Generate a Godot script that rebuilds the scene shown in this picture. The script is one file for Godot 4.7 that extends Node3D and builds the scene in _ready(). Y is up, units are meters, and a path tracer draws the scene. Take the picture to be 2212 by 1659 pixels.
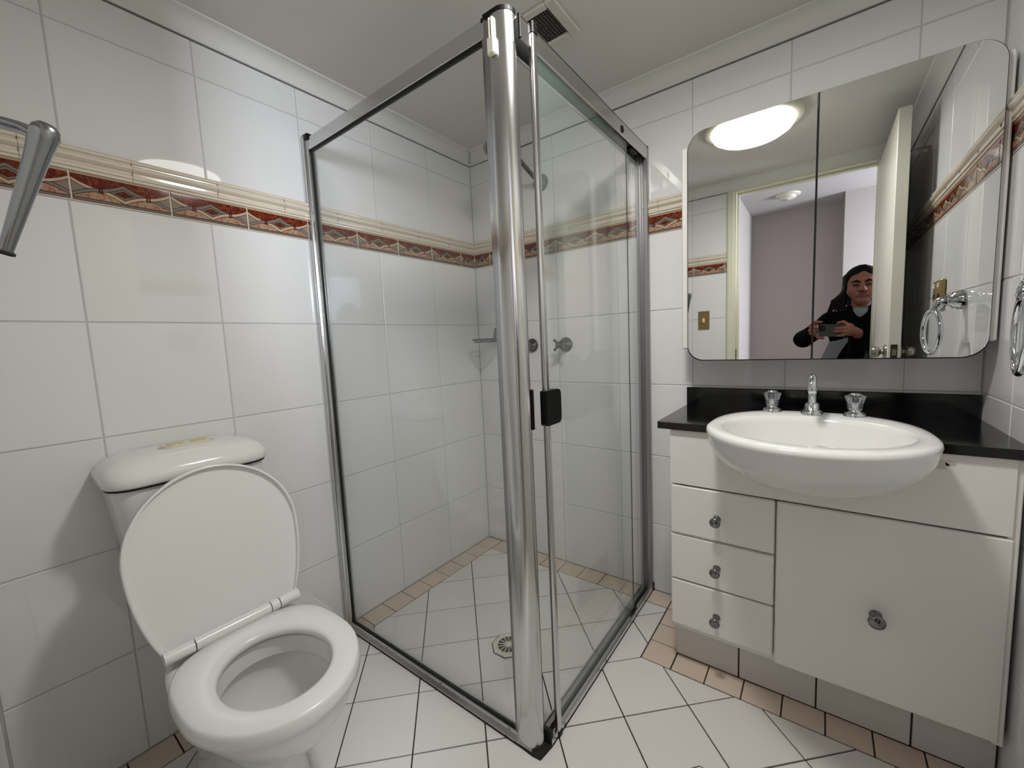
extends Node3D
# Lengths below are in wall-tile units (one tile = 0.3 m); U turns them into metres.
const U := 0.3
const W := 6.19      # room width
const D := 5.77      # room depth, to the door wall
const CEIL := 6.92
const MZ := 0.45     # face of the mirror doors
var org := Vector3.ZERO
var st: SurfaceTool
var cache := {}
var M := {}
var rng := RandomNumberGenerator.new()
var taken := {}

# ------------------------------------------------------------------ helpers
func begin() -> void:
	st = SurfaceTool.new()
	st.begin(Mesh.PRIMITIVE_TRIANGLES)
	st.set_smooth_group(-1)

func pt(p: Vector3) -> void:
	st.add_vertex((p - org) * U)

func numbered(called: String) -> String:
	var n: int = taken.get(called, 0)
	taken[called] = n + 1
	return called if n == 0 else "%s_%03d" % [called, n]

func commit(called: String, m: Material, parent: Node, label := "") -> MeshInstance3D:
	st.generate_normals()
	st.index()
	var o := MeshInstance3D.new()
	o.mesh = st.commit()
	o.material_override = m
	put(o, called, parent)
	if label: o.set_meta("label", label)
	return o

func put(o: Node3D, called: String, parent: Node) -> void:
	if parent == self:
		o.name = numbered(called)
	else:
		var n := 0
		var nm := called
		while parent.has_node(NodePath(nm)):
			n += 1
			nm = "%s_%03d" % [called, n]
		o.name = nm
	parent.add_child(o, true)

func thing(called: String, label: String, category: String, base: Vector3, group := "") -> Node3D:
	var o := Node3D.new()
	put(o, called, self)
	o.position = base * U
	org = base
	o.set_meta("label", label)
	o.set_meta("category", category)
	if group: o.set_meta("group", group)
	return o

func struct(called: String, label := "", category := "") -> Node3D:
	var o := Node3D.new()
	org = Vector3.ZERO
	put(o, called, self)
	o.set_meta("kind", "structure")
	if label: o.set_meta("label", label)
	if category: o.set_meta("category", category)
	return o

func struct_mesh(called: String, m: Material, label := "", category := "") -> MeshInstance3D:
	var o := commit(called, m, self)
	o.set_meta("kind", "structure")
	if label: o.set_meta("label", label)
	if category: o.set_meta("category", category)
	return o

func dup(src: Node3D, called: String, base: Vector3, label: String) -> Node3D:
	var c: Node3D = src.duplicate()
	c.name = numbered(called)
	add_child(c, true)
	c.position = base * U
	c.set_meta("label", label)
	return c

func tri(a: Vector3, b: Vector3, c: Vector3, ref: Vector3) -> void:
	if (b - a).cross(c - a).dot((a + b + c) / 3.0 - ref) > 0.0:
		pt(a); pt(c); pt(b)
	else:
		pt(a); pt(b); pt(c)

func fan(pts: Array, ref: Vector3) -> void:
	for i in range(1, pts.size() - 1):
		tri(pts[0], pts[i], pts[i + 1], ref)

# box with chamfered edges between two corners
func bx(mn: Vector3, mx: Vector3, b := 0.0) -> void:
	var c := (mn + mx) / 2.0
	var h := (mx - mn) / 2.0
	b = minf(b, minf(h.x, minf(h.y, h.z)) * 0.9)
	var k := func(s: Vector3, ax: int) -> Vector3:
		var e := h - Vector3.ONE * b
		e[ax] = h[ax]
		return c + e * s
	for ax in 3:
		var a1 := (ax + 1) % 3
		var a2 := (ax + 2) % 3
		for s in [-1.0, 1.0]:
			var q := []
			for w in [[-1.0, -1.0], [1.0, -1.0], [1.0, 1.0], [-1.0, 1.0]]:
				var sg := Vector3.ZERO
				sg[ax] = s; sg[a1] = w[0]; sg[a2] = w[1]
				q.append(k.call(sg, ax))
			fan(q, c)
	if b <= 0.0: return
	for ax in 3:
		var a1 := (ax + 1) % 3
		var a2 := (ax + 2) % 3
		for s1 in [-1.0, 1.0]:
			for s2 in [-1.0, 1.0]:
				var lo := Vector3.ZERO
				lo[ax] = -1.0; lo[a1] = s1; lo[a2] = s2
				var hi := lo
				hi[ax] = 1.0
				fan([k.call(lo, a1), k.call(hi, a1), k.call(hi, a2), k.call(lo, a2)], c)
	for sx in [-1.0, 1.0]:
		for sy in [-1.0, 1.0]:
			for sz in [-1.0, 1.0]:
				var s := Vector3(sx, sy, sz)
				fan([k.call(s, 0), k.call(s, 1), k.call(s, 2)], c)

# skin through rings of equal length; smooth per band
func loft(rings: Array, cap0 := true, cap1 := true, groups := [], closed := false, orient := 0) -> void:
	var n: int = rings[0].size()
	var mid := []
	for r in rings:
		var m := Vector3.ZERO
		for p in r: m += p
		mid.append(m / n)
	var cen := Vector3.ZERO
	for m in mid: cen += m
	cen /= mid.size()
	var vol := 0.0
	var bands := rings.size() - (0 if closed else 1)
	for i in bands:
		var A: Array = rings[i]
		var B: Array = rings[(i + 1) % rings.size()]
		var mm: Vector3 = (mid[i] + mid[(i + 1) % rings.size()]) / 2.0
		for j in n:
			var a: Vector3 = A[j]; var b: Vector3 = A[(j + 1) % n]; var c: Vector3 = B[(j + 1) % n]; var d: Vector3 = B[j]
			vol += (c - a).cross(d - b).dot((a + b + c + d) / 4.0 - (mm if closed else cen))
	if orient != 0: vol = -vol if orient < 0 else vol
	var up := vol > 0.0
	for i in bands:
		st.set_smooth_group(groups[i] if i < groups.size() else 1)
		var A: Array = rings[i]
		var B: Array = rings[(i + 1) % rings.size()]
		for j in n:
			var a: Vector3 = A[j]; var b: Vector3 = A[(j + 1) % n]; var c: Vector3 = B[(j + 1) % n]; var d: Vector3 = B[j]
			if up:
				pt(a); pt(c); pt(b); pt(a); pt(d); pt(c)
			else:
				pt(a); pt(b); pt(c); pt(a); pt(c); pt(d)
	st.set_smooth_group(-1)
	if closed: return
	var last: int = rings.size() - 1
	if cap0: fan_cap(rings[0], mid[0], mid[0] + (mid[mini(1, last)] - mid[0]).normalized() * 0.01, cen)
	if cap1: fan_cap(rings[last], mid[last], mid[last] + (mid[maxi(last - 1, 0)] - mid[last]).normalized() * 0.01, cen)

func fan_cap(r: Array, m: Vector3, ref: Vector3, cen: Vector3) -> void:
	if ref.is_equal_approx(m): ref = cen
	for j in r.size():
		tri(m, r[j], r[(j + 1) % r.size()], ref)

func frame(axis: Vector3) -> Basis:
	var y := axis.normalized()
	var x := y.cross(Vector3(0, 0, 1) if absf(y.z) < 0.9 else Vector3(1, 0, 0)).normalized()
	return Basis(x, y, x.cross(y))

func lathe(prof: Array, o: Vector3, axis := Vector3.UP, sides := 24, groups := []) -> void:
	var f := frame(axis)
	var rings := []
	for p in prof:
		var r := []
		for j in sides:
			var a := TAU * j / sides
			r.append(o + f * Vector3(cos(a) * maxf(p[0], 0.0005), p[1], sin(a) * maxf(p[0], 0.0005)))
		rings.append(r)
	loft(rings, true, true, groups)

func tube(path: Array, rad, sides := 12, closed := false, flat := 1.0) -> void:
	var rings := []
	var n := path.size()
	var x := Vector3.ZERO
	for i in n:
		var t: Vector3
		if closed: t = path[(i + 1) % n] - path[(i - 1 + n) % n]
		else: t = path[mini(i + 1, n - 1)] - path[maxi(i - 1, 0)]
		t = t.normalized()
		if i == 0: x = frame(t).x
		x = (x - t * x.dot(t)).normalized()
		var y := t.cross(x)
		var r: float = rad[i] if rad is Array else rad
		var ring := []
		for j in sides:
			var a := TAU * j / sides
			ring.append(path[i] + x * cos(a) * r + y * sin(a) * r * flat)
		rings.append(ring)
	loft(rings, not closed, not closed, [], closed)

func spline(pts: Array, per := 6) -> Array:
	var out := []
	for i in pts.size() - 1:
		var a: Vector3 = pts[maxi(i - 1, 0)]; var b: Vector3 = pts[i]; var c: Vector3 = pts[i + 1]; var d: Vector3 = pts[mini(i + 2, pts.size() - 1)]
		for k in per:
			out.append(b.cubic_interpolate(c, a, d, float(k) / per))
	out.append(pts[-1])
	return out

# flat outline pushed from h0 to h1; to3 turns (outline point, height) into a point
func prism(p2: PackedVector2Array, to3: Callable, h0: float, h1: float, sg := -1) -> void:
	var area := 0.0
	for i in p2.size(): area += p2[i].cross(p2[(i + 1) % p2.size()])
	var idx := Geometry2D.triangulate_polygon(p2)
	var dir: Vector3 = to3.call(p2[0], h1) - to3.call(p2[0], h0)
	for k in range(0, idx.size(), 3):
		var q := [p2[idx[k]], p2[idx[k + 1]], p2[idx[k + 2]]]
		var m: Vector2 = (q[0] + q[1] + q[2]) / 3.0
		tri(to3.call(q[0], h1), to3.call(q[1], h1), to3.call(q[2], h1), to3.call(m, h1) - dir)
		tri(to3.call(q[0], h0), to3.call(q[1], h0), to3.call(q[2], h0), to3.call(m, h0) + dir)
	st.set_smooth_group(sg)
	for i in p2.size():
		var a := p2[i]
		var b := p2[(i + 1) % p2.size()]
		var e := b - a
		if e.length() < 1e-6: continue
		var o := Vector2(e.y, -e.x).normalized() * (0.01 if area > 0 else -0.01)
		var A: Vector3 = to3.call(a, h0); var B: Vector3 = to3.call(b, h0); var C: Vector3 = to3.call(b, h1); var E: Vector3 = to3.call(a, h1)
		var c := (A + B + C + E) / 4.0
		var rf: Vector3 = c - (to3.call((a + b) / 2.0 + o, h0) - to3.call((a + b) / 2.0, h0))
		tri(A, B, C, rf); tri(A, C, E, rf)
	st.set_smooth_group(-1)

func rrect(x0: float, y0: float, x1: float, y1: float, r: Array, n := 8) -> PackedVector2Array:
	# corner radii: bottom-left, bottom-right, top-right, top-left
	var out := PackedVector2Array()
	var cs := [Vector2(x0, y0), Vector2(x1, y0), Vector2(x1, y1), Vector2(x0, y1)]
	var dir := [Vector2(1, 1), Vector2(-1, 1), Vector2(-1, -1), Vector2(1, -1)]
	for k in 4:
		var rr: float = r[k]
		if rr <= 0.0:
			out.append(cs[k])
			continue
		var c: Vector2 = cs[k] + dir[k] * rr
		for j in n + 1:
			var a: float = PI + k * PI / 2 + PI / 2 * j / n
			out.append(c + Vector2(cos(a), sin(a)) * rr)
	return out

func mat(c: Color, rough: float, metal := 0.0, spec := 0.5) -> StandardMaterial3D:
	var m := StandardMaterial3D.new()
	m.albedo_color = c
	m.roughness = rough
	m.metallic = metal
	m.metallic_specular = spec
	return m

func g(v: float, a := 0.0, b := 0.0) -> Color:
	return Color(v + a, v, v + b)

# ------------------------------------------------------------------ signed distances for bodies
func net(bones: Array, cell: float, k: float, cuts := []) -> void:
	var mn := Vector3.INF
	var mx := -Vector3.INF
	for b in bones:
		var r: float = maxf(b[2], b[3]) + k * 0.3 + cell * 2
		for e in 2:
			mn = mn.min(b[e] - Vector3.ONE * r)
			mx = mx.max(b[e] + Vector3.ONE * r)
	var nx := int((mx.x - mn.x) / cell) + 2
	var ny := int((mx.y - mn.y) / cell) + 2
	var nz := int((mx.z - mn.z) / cell) + 2
	var f := PackedFloat32Array()
	f.resize(nx * ny * nz)
	f.fill(9.0)
	for b in bones:
		var r: float = maxf(b[2], b[3]) + k + cell * 2
		var lo: Vector3 = ((b[0].min(b[1]) - Vector3.ONE * r - mn) / cell).floor()
		var hi: Vector3 = ((b[0].max(b[1]) + Vector3.ONE * r - mn) / cell).ceil()
		var A: Vector3 = b[0]
		var ab: Vector3 = b[1] - A
		var l2 := maxf(ab.length_squared(), 1e-9)
		var r0: float = b[2]
		var dr: float = b[3] - r0
		for iz in range(maxi(0, int(lo.z)), mini(nz, int(hi.z) + 1)):
			for iy in range(maxi(0, int(lo.y)), mini(ny, int(hi.y) + 1)):
				var row := (iz * ny + iy) * nx
				for ix in range(maxi(0, int(lo.x)), mini(nx, int(hi.x) + 1)):
					var p := mn + Vector3(ix, iy, iz) * cell - A
					var t := clampf(p.dot(ab) / l2, 0.0, 1.0)
					var d := (p - ab * t).length() - r0 - dr * t
					var o := f[row + ix]
					var h := maxf(k - absf(d - o), 0.0) / k
					f[row + ix] = minf(d, o) - h * h * k * 0.25
	for b in cuts:
		var A: Vector3 = b[0]
		var ab: Vector3 = b[1] - A
		var l2 := maxf(ab.length_squared(), 1e-9)
		for iz in nz:
			for iy in ny:
				for ix in nx:
					var q := (iz * ny + iy) * nx + ix
					if f[q] > cell * 3: continue
					var p := mn + Vector3(ix, iy, iz) * cell - A
					var t := clampf(p.dot(ab) / l2, 0.0, 1.0)
					f[q] = maxf(f[q], -((p - ab * t).length() - lerpf(b[2], b[3], t)))
	var vid := PackedInt32Array()
	vid.resize(nx * ny * nz)
	vid.fill(-1)
	var vs := PackedVector3Array()
	var off := [0, 1, nx, nx + 1, nx * ny, nx * ny + 1, nx * ny + nx, nx * ny + nx + 1]
	var co := [Vector3(0, 0, 0), Vector3(1, 0, 0), Vector3(0, 1, 0), Vector3(1, 1, 0), Vector3(0, 0, 1), Vector3(1, 0, 1), Vector3(0, 1, 1), Vector3(1, 1, 1)]
	var ed := [[0, 1], [2, 3], [4, 5], [6, 7], [0, 2], [1, 3], [4, 6], [5, 7], [0, 4], [1, 5], [2, 6], [3, 7]]
	for iz in nz - 1:
		for iy in ny - 1:
			for ix in nx - 1:
				var q := (iz * ny + iy) * nx + ix
				if absf(f[q]) > cell * 2.5: continue
				var s := 0
				for c in 8:
					if f[q + off[c]] < 0.0: s += 1
				if s == 0 or s == 8: continue
				var acc := Vector3.ZERO
				var cnt := 0
				for e in ed:
					var a := f[q + off[e[0]]]
					var b := f[q + off[e[1]]]
					if (a < 0.0) != (b < 0.0):
						acc += co[e[0]].lerp(co[e[1]], a / (a - b))
						cnt += 1
				vid[q] = vs.size()
				vs.append(mn + (Vector3(ix, iy, iz) + acc / cnt) * cell)
	st.set_smooth_group(1)
	var sx := [1, nx, nx * ny]
	for iz in range(1, nz - 1):
		for iy in range(1, ny - 1):
			for ix in range(1, nx - 1):
				var q := (iz * ny + iy) * nx + ix
				if absf(f[q]) > cell * 2.5: continue
				for ax in 3:
					var a := f[q] < 0.0
					if a == (f[q + sx[ax]] < 0.0): continue
					var u: int = sx[(ax + 1) % 3]
					var w: int = sx[(ax + 2) % 3]
					var i0 := vid[q - u - w]; var i1 := vid[q - w]; var i2 := vid[q]; var i3 := vid[q - u]
					if i0 < 0 or i1 < 0 or i2 < 0 or i3 < 0: continue
					if a:
						pt(vs[i0]); pt(vs[i2]); pt(vs[i1]); pt(vs[i0]); pt(vs[i3]); pt(vs[i2])
					else:
						pt(vs[i0]); pt(vs[i1]); pt(vs[i2]); pt(vs[i0]); pt(vs[i2]); pt(vs[i3])
	st.set_smooth_group(-1)

# ------------------------------------------------------------------ scene
func _ready() -> void:
	rng.seed = 7
	var cam := Camera3D.new()
	cam.name = "camera"
	cam.position = Vector3(4.9825, 3.665, 5.6438) * U
	cam.rotation = Vector3(deg_to_rad(-5.7853), deg_to_rad(37.1329), deg_to_rad(-2.6331))
	cam.fov = rad_to_deg(2.0 * atan(829.5 / 885.6764))
	cam.near = 0.01
	cam.current = true
	add_child(cam)
	var env := Environment.new()
	env.background_mode = Environment.BG_COLOR
	env.background_color = Color(0.86, 0.93, 1.0)
	env.background_energy_multiplier = 3.0
	env.tonemap_mode = Environment.TONE_MAPPER_LINEAR
	env.tonemap_exposure = 1.0
	env.sdfgi_enabled = true
	env.ssao_enabled = true
	env.ssil_enabled = true
	var we := WorldEnvironment.new()
	we.name = "world_environment"
	we.environment = env
	add_child(we)
	# daylight that comes in at the bedroom window behind the photographer
	var day := AreaLight3D.new()
	day.name = "window_daylight"
	day.area_size = Vector2(1.6, 1.8) * U
	day.position = Vector3(9.9, 5.6, 9.4) * U
	day.rotation = Vector3(-0.5, PI / 2, 0)
	day.light_color = Color(0.92, 0.95, 1.0)
	day.light_energy = 7.6
	day.area_range = 12.0
	day.shadow_enabled = true
	add_child(day)

	make_materials()
	build_room()
	build_hall()
	build_shower()
	build_toilet()
	build_vanity()
	build_mirror()
	build_small()
	build_person()

func make_materials() -> void:
	M.tile = mat(g(0.9), 0.016)
	M.tile_b = mat(g(0.892, 0.002, -0.004), 0.02)
	M.grout = mat(g(0.76), 0.9)
	M.joint = mat(Color(0.84, 0.79, 0.72), 0.7)
	M.floor_tile = mat(Color(0.87, 0.86, 0.845), 0.28)
	M.floor_tile_b = mat(Color(0.86, 0.85, 0.83), 0.3)
	M.floor_grout = mat(Color(0.26, 0.22, 0.2), 0.95)
	M.peach = mat(Color(0.835, 0.765, 0.705), 0.3)
	M.peach_b = mat(Color(0.825, 0.75, 0.685), 0.32)
	M.peach_c = mat(Color(0.84, 0.775, 0.705), 0.3)
	M.ceiling = mat(Color(0.82, 0.81, 0.79), 0.9)
	M.cornice = mat(Color(0.86, 0.855, 0.84), 0.7)
	M.caulk = mat(g(0.42), 0.8)
	M.mould = mat(Color(0.86, 0.82, 0.755), 0.09)
	M.china = mat(Color(0.9, 0.895, 0.885), 0.08)
	M.plastic = mat(Color(0.9, 0.897, 0.89), 0.22)
	M.alu = mat(Color(0.80, 0.80, 0.795), 0.2, 1.0)
	M.alu_dull = mat(Color(0.68, 0.68, 0.68), 0.4, 1.0)
	M.chrome = mat(Color(0.82, 0.83, 0.84), 0.06, 1.0)
	M.satin = mat(Color(0.58, 0.59, 0.6), 0.24, 1.0)
	M.smoky = mat(Color(0.5, 0.5, 0.5), 0.1, 1.0)
	M.steel = mat(Color(0.62, 0.6, 0.57), 0.25, 1.0)
	M.black = mat(Color(0.018, 0.018, 0.018), 0.45, 0.0, 0.35)
	M.rubber = mat(Color(0.05, 0.05, 0.05), 0.7)
	M.dark = mat(Color(0.10, 0.09, 0.085), 0.8)
	M.lacquer = mat(Color(0.92, 0.905, 0.885), 0.25)
	M.granite = mat(Color(0.028, 0.026, 0.026), 0.1)
	M.kick = mat(Color(0.83, 0.81, 0.79), 0.16)
	M.mirror = mat(Color(0.9, 0.905, 0.9), 0.0, 1.0)
	M.cream = mat(Color(0.86, 0.845, 0.765), 0.35)
	M.door_paint = mat(Color(0.85, 0.84, 0.79), 0.4)
	M.lilac = mat(Color(0.715, 0.682, 0.668), 0.85)
	M.hall_ceiling = mat(Color(0.72, 0.7, 0.695), 0.9)
	M.carpet = mat(Color(0.45, 0.4, 0.36), 1.0)
	M.brass = mat(Color(0.62, 0.53, 0.34), 0.35, 0.7)
	M.bronze = mat(Color(0.24, 0.19, 0.13), 0.35, 0.5)
	M.gold = mat(Color(0.83, 0.77, 0.56), 0.3, 0.3)
	M.ivory = mat(Color(0.86, 0.84, 0.77), 0.3)
	M.vent = mat(Color(0.78, 0.77, 0.72), 0.5)
	M.clip = mat(Color(0.87, 0.86, 0.8), 0.2)
	var gl := mat(Color(0.72, 0.86, 0.8, 0.035), 0.0)
	gl.transparency = BaseMaterial3D.TRANSPARENCY_ALPHA
	gl.metallic_specular = 0.41
	M.glass = gl
	var cr := mat(Color(0.95, 0.97, 0.98, 0.05), 0.02)
	cr.refraction_enabled = true
	cr.refraction_scale = 0.05
	M.crystal = cr
	var lamp := mat(Color(0.95, 0.94, 0.9), 0.3)
	lamp.emission_enabled = true
	lamp.emission = Color(1.0, 0.985, 0.95)
	lamp.emission_energy_multiplier = 8.0
	M.lamp = lamp
	M.water = mat(Color(0.55, 0.55, 0.53), 0.02)
	M.skin = mat(Color(0.43, 0.275, 0.225), 0.65, 0.0, 0.3)
	M.lip = mat(Color(0.34, 0.15, 0.14), 0.55)
	M.hair = mat(Color(0.02, 0.014, 0.012), 0.7, 0.0, 0.2)
	M.jacket = mat(Color(0.012, 0.012, 0.014), 0.95, 0.0, 0.15)
	M.shirt = mat(Color(0.36, 0.37, 0.38), 0.9)
	M.trousers = mat(Color(0.06, 0.06, 0.075), 0.9)
	M.phone = mat(Color(0.15, 0.155, 0.155), 0.4)
	M.decor = mat(Color.WHITE, 0.06)
	M.decor.albedo_texture = decor_texture()

# print of the decorated border tile: two crossing ribbons between red and pink marble
func decor_texture() -> ImageTexture:
	var w := 512
	var h := 176
	var im := Image.create(w, h, false, Image.FORMAT_RGB8)
	var n1 := FastNoiseLite.new()
	n1.seed = 3; n1.frequency = 0.03; n1.fractal_octaves = 4
	var n2 := FastNoiseLite.new()
	n2.seed = 9; n2.frequency = 0.012; n2.fractal_octaves = 3
	var line := Color(0.2, 0.13, 0.11)
	for x in w:
		var t := (x + 0.5) / w
		var c := cos(TAU * t)
		var ph := acos(clampf(absf(c), 0.0, 1.0)) / (PI / 2)      # 0 at the diamonds, 1 at the crossings
		var s := pow(1.0 - ph, 1.7) * 0.24 * (-1.0 if c > 0 else 1.0)
		var base := 0.53
		var ya := base - s - 0.04 * (1.0 if s > 0 else -1.0) * (1.0 - ph)    # grey ribbon
		var yb := base + s + 0.04 * (1.0 if s > 0 else -1.0) * (1.0 - ph)    # beige ribbon
		for y in h:
			var v := (y + 0.5) / h
			var a := n1.get_noise_2d(x, y)
			var b := n2.get_noise_2d(x + 300, y)
			var red := Color(0.42, 0.15, 0.09).lerp(Color(0.56, 0.28, 0.2), clampf(a * 1.3 + b, 0, 1)).lerp(Color(0.3, 0.09, 0.06), clampf(-a * 1.5, 0, 0.7))
			var pink := Color(0.72, 0.58, 0.48).lerp(Color(0.60, 0.38, 0.31), clampf(a * 2.2 + b, 0, 1)).lerp(Color(0.45, 0.38, 0.28), clampf(-a * 2 - 0.3, 0, 0.7))
			var top := minf(ya, yb)
			var bot := maxf(ya, yb)
			var col := red if v < top else pink
			if v > top and v < bot:
				var k := absf(v - base) / 0.24 + ph * 1.25
				col = Color(0.5, 0.42, 0.36)
				if c < 0 and k < 0.42: col = red
				if c < 0 and absf(k - 0.46) < 0.05: col = line
				if c > 0: col = Color(0.56, 0.5, 0.44)
			var hw := 0.05
			for r in ([[yb, Color(0.78, 0.68, 0.58)], [ya, Color(0.5, 0.47, 0.45)]] if t < 0.5 else [[ya, Color(0.5, 0.47, 0.45)], [yb, Color(0.78, 0.68, 0.58)]]):
				var d: float = absf(v - r[0])
				if d < hw: col = r[1]
				elif d < hw + 0.022: col = line
			for q in [0.262, 0.288, 0.738, 0.764]:
				if absf(t - q) < 0.009 and absf(v - base) < 0.11: col = Color(0.34, 0.08, 0.06) if absf(t - q) < 0.006 else line
			if v < 0.03: col = line
			elif v < 0.085: col = Color(0.76, 0.64, 0.52)
			elif v < 0.105: col = line
			if v > 0.965: col = line
			elif v > 0.89: col = Color(0.47, 0.42, 0.39)
			elif v > 0.865: col = line
			im.set_pixel(x, y, col)
	return ImageTexture.create_from_image(im)

# ---- wall tiling: a wall is given by a frame (along, up, out) and the limits of its columns and rows
func tile_mesh(w: float, h: float, decor := false) -> ArrayMesh:
	var key := "%d_%d_%s" % [roundi(w * 400), roundi(h * 400), decor]
	if cache.has(key): return cache[key]
	var keep := org
	org = Vector3.ZERO
	begin()
	var j := 0.0045
	var b := 0.007
	var x := w / 2 - j
	var y := h / 2 - j
	var f := [Vector3(-x + b, -y + b, 0), Vector3(x - b, -y + b, 0), Vector3(x - b, y - b, 0), Vector3(-x + b, y - b, 0)]
	var k := [Vector3(-x, -y, -0.006), Vector3(x, -y, -0.006), Vector3(x, y, -0.006), Vector3(-x, y, -0.006)]
	var l := [Vector3(-x, -y, -0.03), Vector3(x, -y, -0.03), Vector3(x, y, -0.03), Vector3(-x, y, -0.03)]
	var ref := Vector3(0, 0, -0.2)
	var uvq := func(q: Array) -> void:
		for i in [0, 2, 1, 0, 3, 2]:
			st.set_uv(Vector2(q[i].x / w + 0.5, 0.5 - q[i].y / h))
			pt(q[i])
	uvq.call(f)
	for i in 4:
		uvq.call([k[i], k[(i + 1) % 4], f[(i + 1) % 4], f[i]])
		uvq.call([l[i], l[(i + 1) % 4], k[(i + 1) % 4], k[i]])
	st.generate_normals()
	var m := st.commit()
	cache[key] = m
	org = keep
	return m

func place_tile(parent: Node3D, called: String, m: Mesh, mtl: Material, t: Transform3D, a: float, b: float, lift := 0.0, wob := 0.0012) -> void:
	var o := MeshInstance3D.new()
	o.mesh = m
	o.material_override = mtl
	var tilt := Basis(Vector3(1, 0, 0), rng.randf_range(-wob, wob)) * Basis(Vector3(0, 1, 0), rng.randf_range(-wob, wob))
	o.transform = Transform3D(t.basis * tilt, (t.origin + t.basis * Vector3(a, b, lift)) * U)
	put(o, called, parent)

func mould_mesh(len: float) -> ArrayMesh:
	var key := "mould%d" % roundi(len * 400)
	if cache.has(key): return cache[key]
	var keep := org
	org = Vector3.ZERO
	begin()
	var pr := [[-0.03, 0.0], [0.018, 0.0], [0.02, 0.02], [0.034, 0.025], [0.036, 0.045], [0.026, 0.055], [0.026, 0.075], [0.044, 0.085], [0.06, 0.1], [0.062, 0.118], [0.05, 0.132], [0.03, 0.138], [0.03, 0.148], [0.042, 0.156], [0.044, 0.172], [0.034, 0.184], [-0.03, 0.184]]
	var rings := []
	for x in [-len / 2 + 0.0012, len / 2 - 0.0012]:
		var r := []
		for p in pr: r.append(Vector3(x, p[1], p[0]))
		rings.append(r)
	loft(rings, true, true, [-1])
	st.generate_normals()
	var m := st.commit()
	cache[key] = m
	org = keep
	return m

func cut_range(a0: float, a1: float, start: float, step: float) -> Array:
	var out := []
	var x := start + floorf((a0 - start) / step) * step
	while x < a1 - 0.01:
		var lo := maxf(x, a0)
		var hi := minf(x + step, a1)
		if hi - lo > 0.03: out.append([lo, hi])
		x += step
	return out

func tile_wall(parent: Node3D, t: Transform3D, a0: float, a1: float, tile0: float, dec0: float, mould0: float, flip := false) -> void:
	var rows := [[0.0, 1.0], [1.0, 2.0], [2.0, 3.0], [3.0, 4.0], [4.0, 5.003], [5.433, 6.41], [6.41, 6.78]]
	for c in cut_range(a0, a1, tile0, 0.9985):
		for r in rows:
			var w: float = c[1] - c[0]
			var h: float = r[1] - r[0]
			place_tile(parent, "tile", tile_mesh(w, h), M.tile if rng.randf() < 0.6 else M.tile_b, t, (c[0] + c[1]) / 2, (r[0] + r[1]) / 2)
	begin()
	var f0 := t * Vector3(a0, 5.004, -0.006)
	var f1 := t * Vector3(a1, 5.42, 0.001)
	bx(f0.min(f1), f0.max(f1))
	commit("joint_filler", M.joint, parent)
	for c in cut_range(a0, a1, dec0, 0.66):
		place_tile(parent, "decor_tile", tile_mesh(c[1] - c[0], 0.237, true), M.decor, t, (c[0] + c[1]) / 2, 5.126, 0.006)
	for c in cut_range(a0, a1, mould0, 0.655):
		place_tile(parent, "moulding_piece", mould_mesh(c[1] - c[0]), M.mould, t, (c[0] + c[1]) / 2, 5.246, 0.0, 0.0)

func wall_slab(mn: Vector3, mx: Vector3, called: String, m: Material) -> MeshInstance3D:
	org = Vector3.ZERO
	begin()
	bx(mn, mx)
	return struct_mesh(called, m)

func floor_piece(parent: Node3D, p: PackedVector2Array, called: String, m: Material, gap := 0.007) -> void:
	for q in Geometry2D.offset_polygon(p, -gap):
		if q.size() < 3: continue
		var ar := 0.0
		for i in q.size(): ar += q[i].cross(q[(i + 1) % q.size()])
		if absf(ar) < 0.004: continue
		begin()
		var c := Vector2.ZERO
		for v in q: c += v
		c /= q.size()
		var dy := rng.randf_range(-0.0012, 0.0012)
		var to3 := func(v: Vector2, hh: float) -> Vector3: return Vector3(v.x, hh, v.y)
		prism(q, to3, -0.03, dy)
		commit(called, m, parent)

func rect2(x0: float, z0: float, x1: float, z1: float) -> PackedVector2Array:
	return PackedVector2Array([Vector2(x0, z0), Vector2(x1, z0), Vector2(x1, z1), Vector2(x0, z1)])

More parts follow.
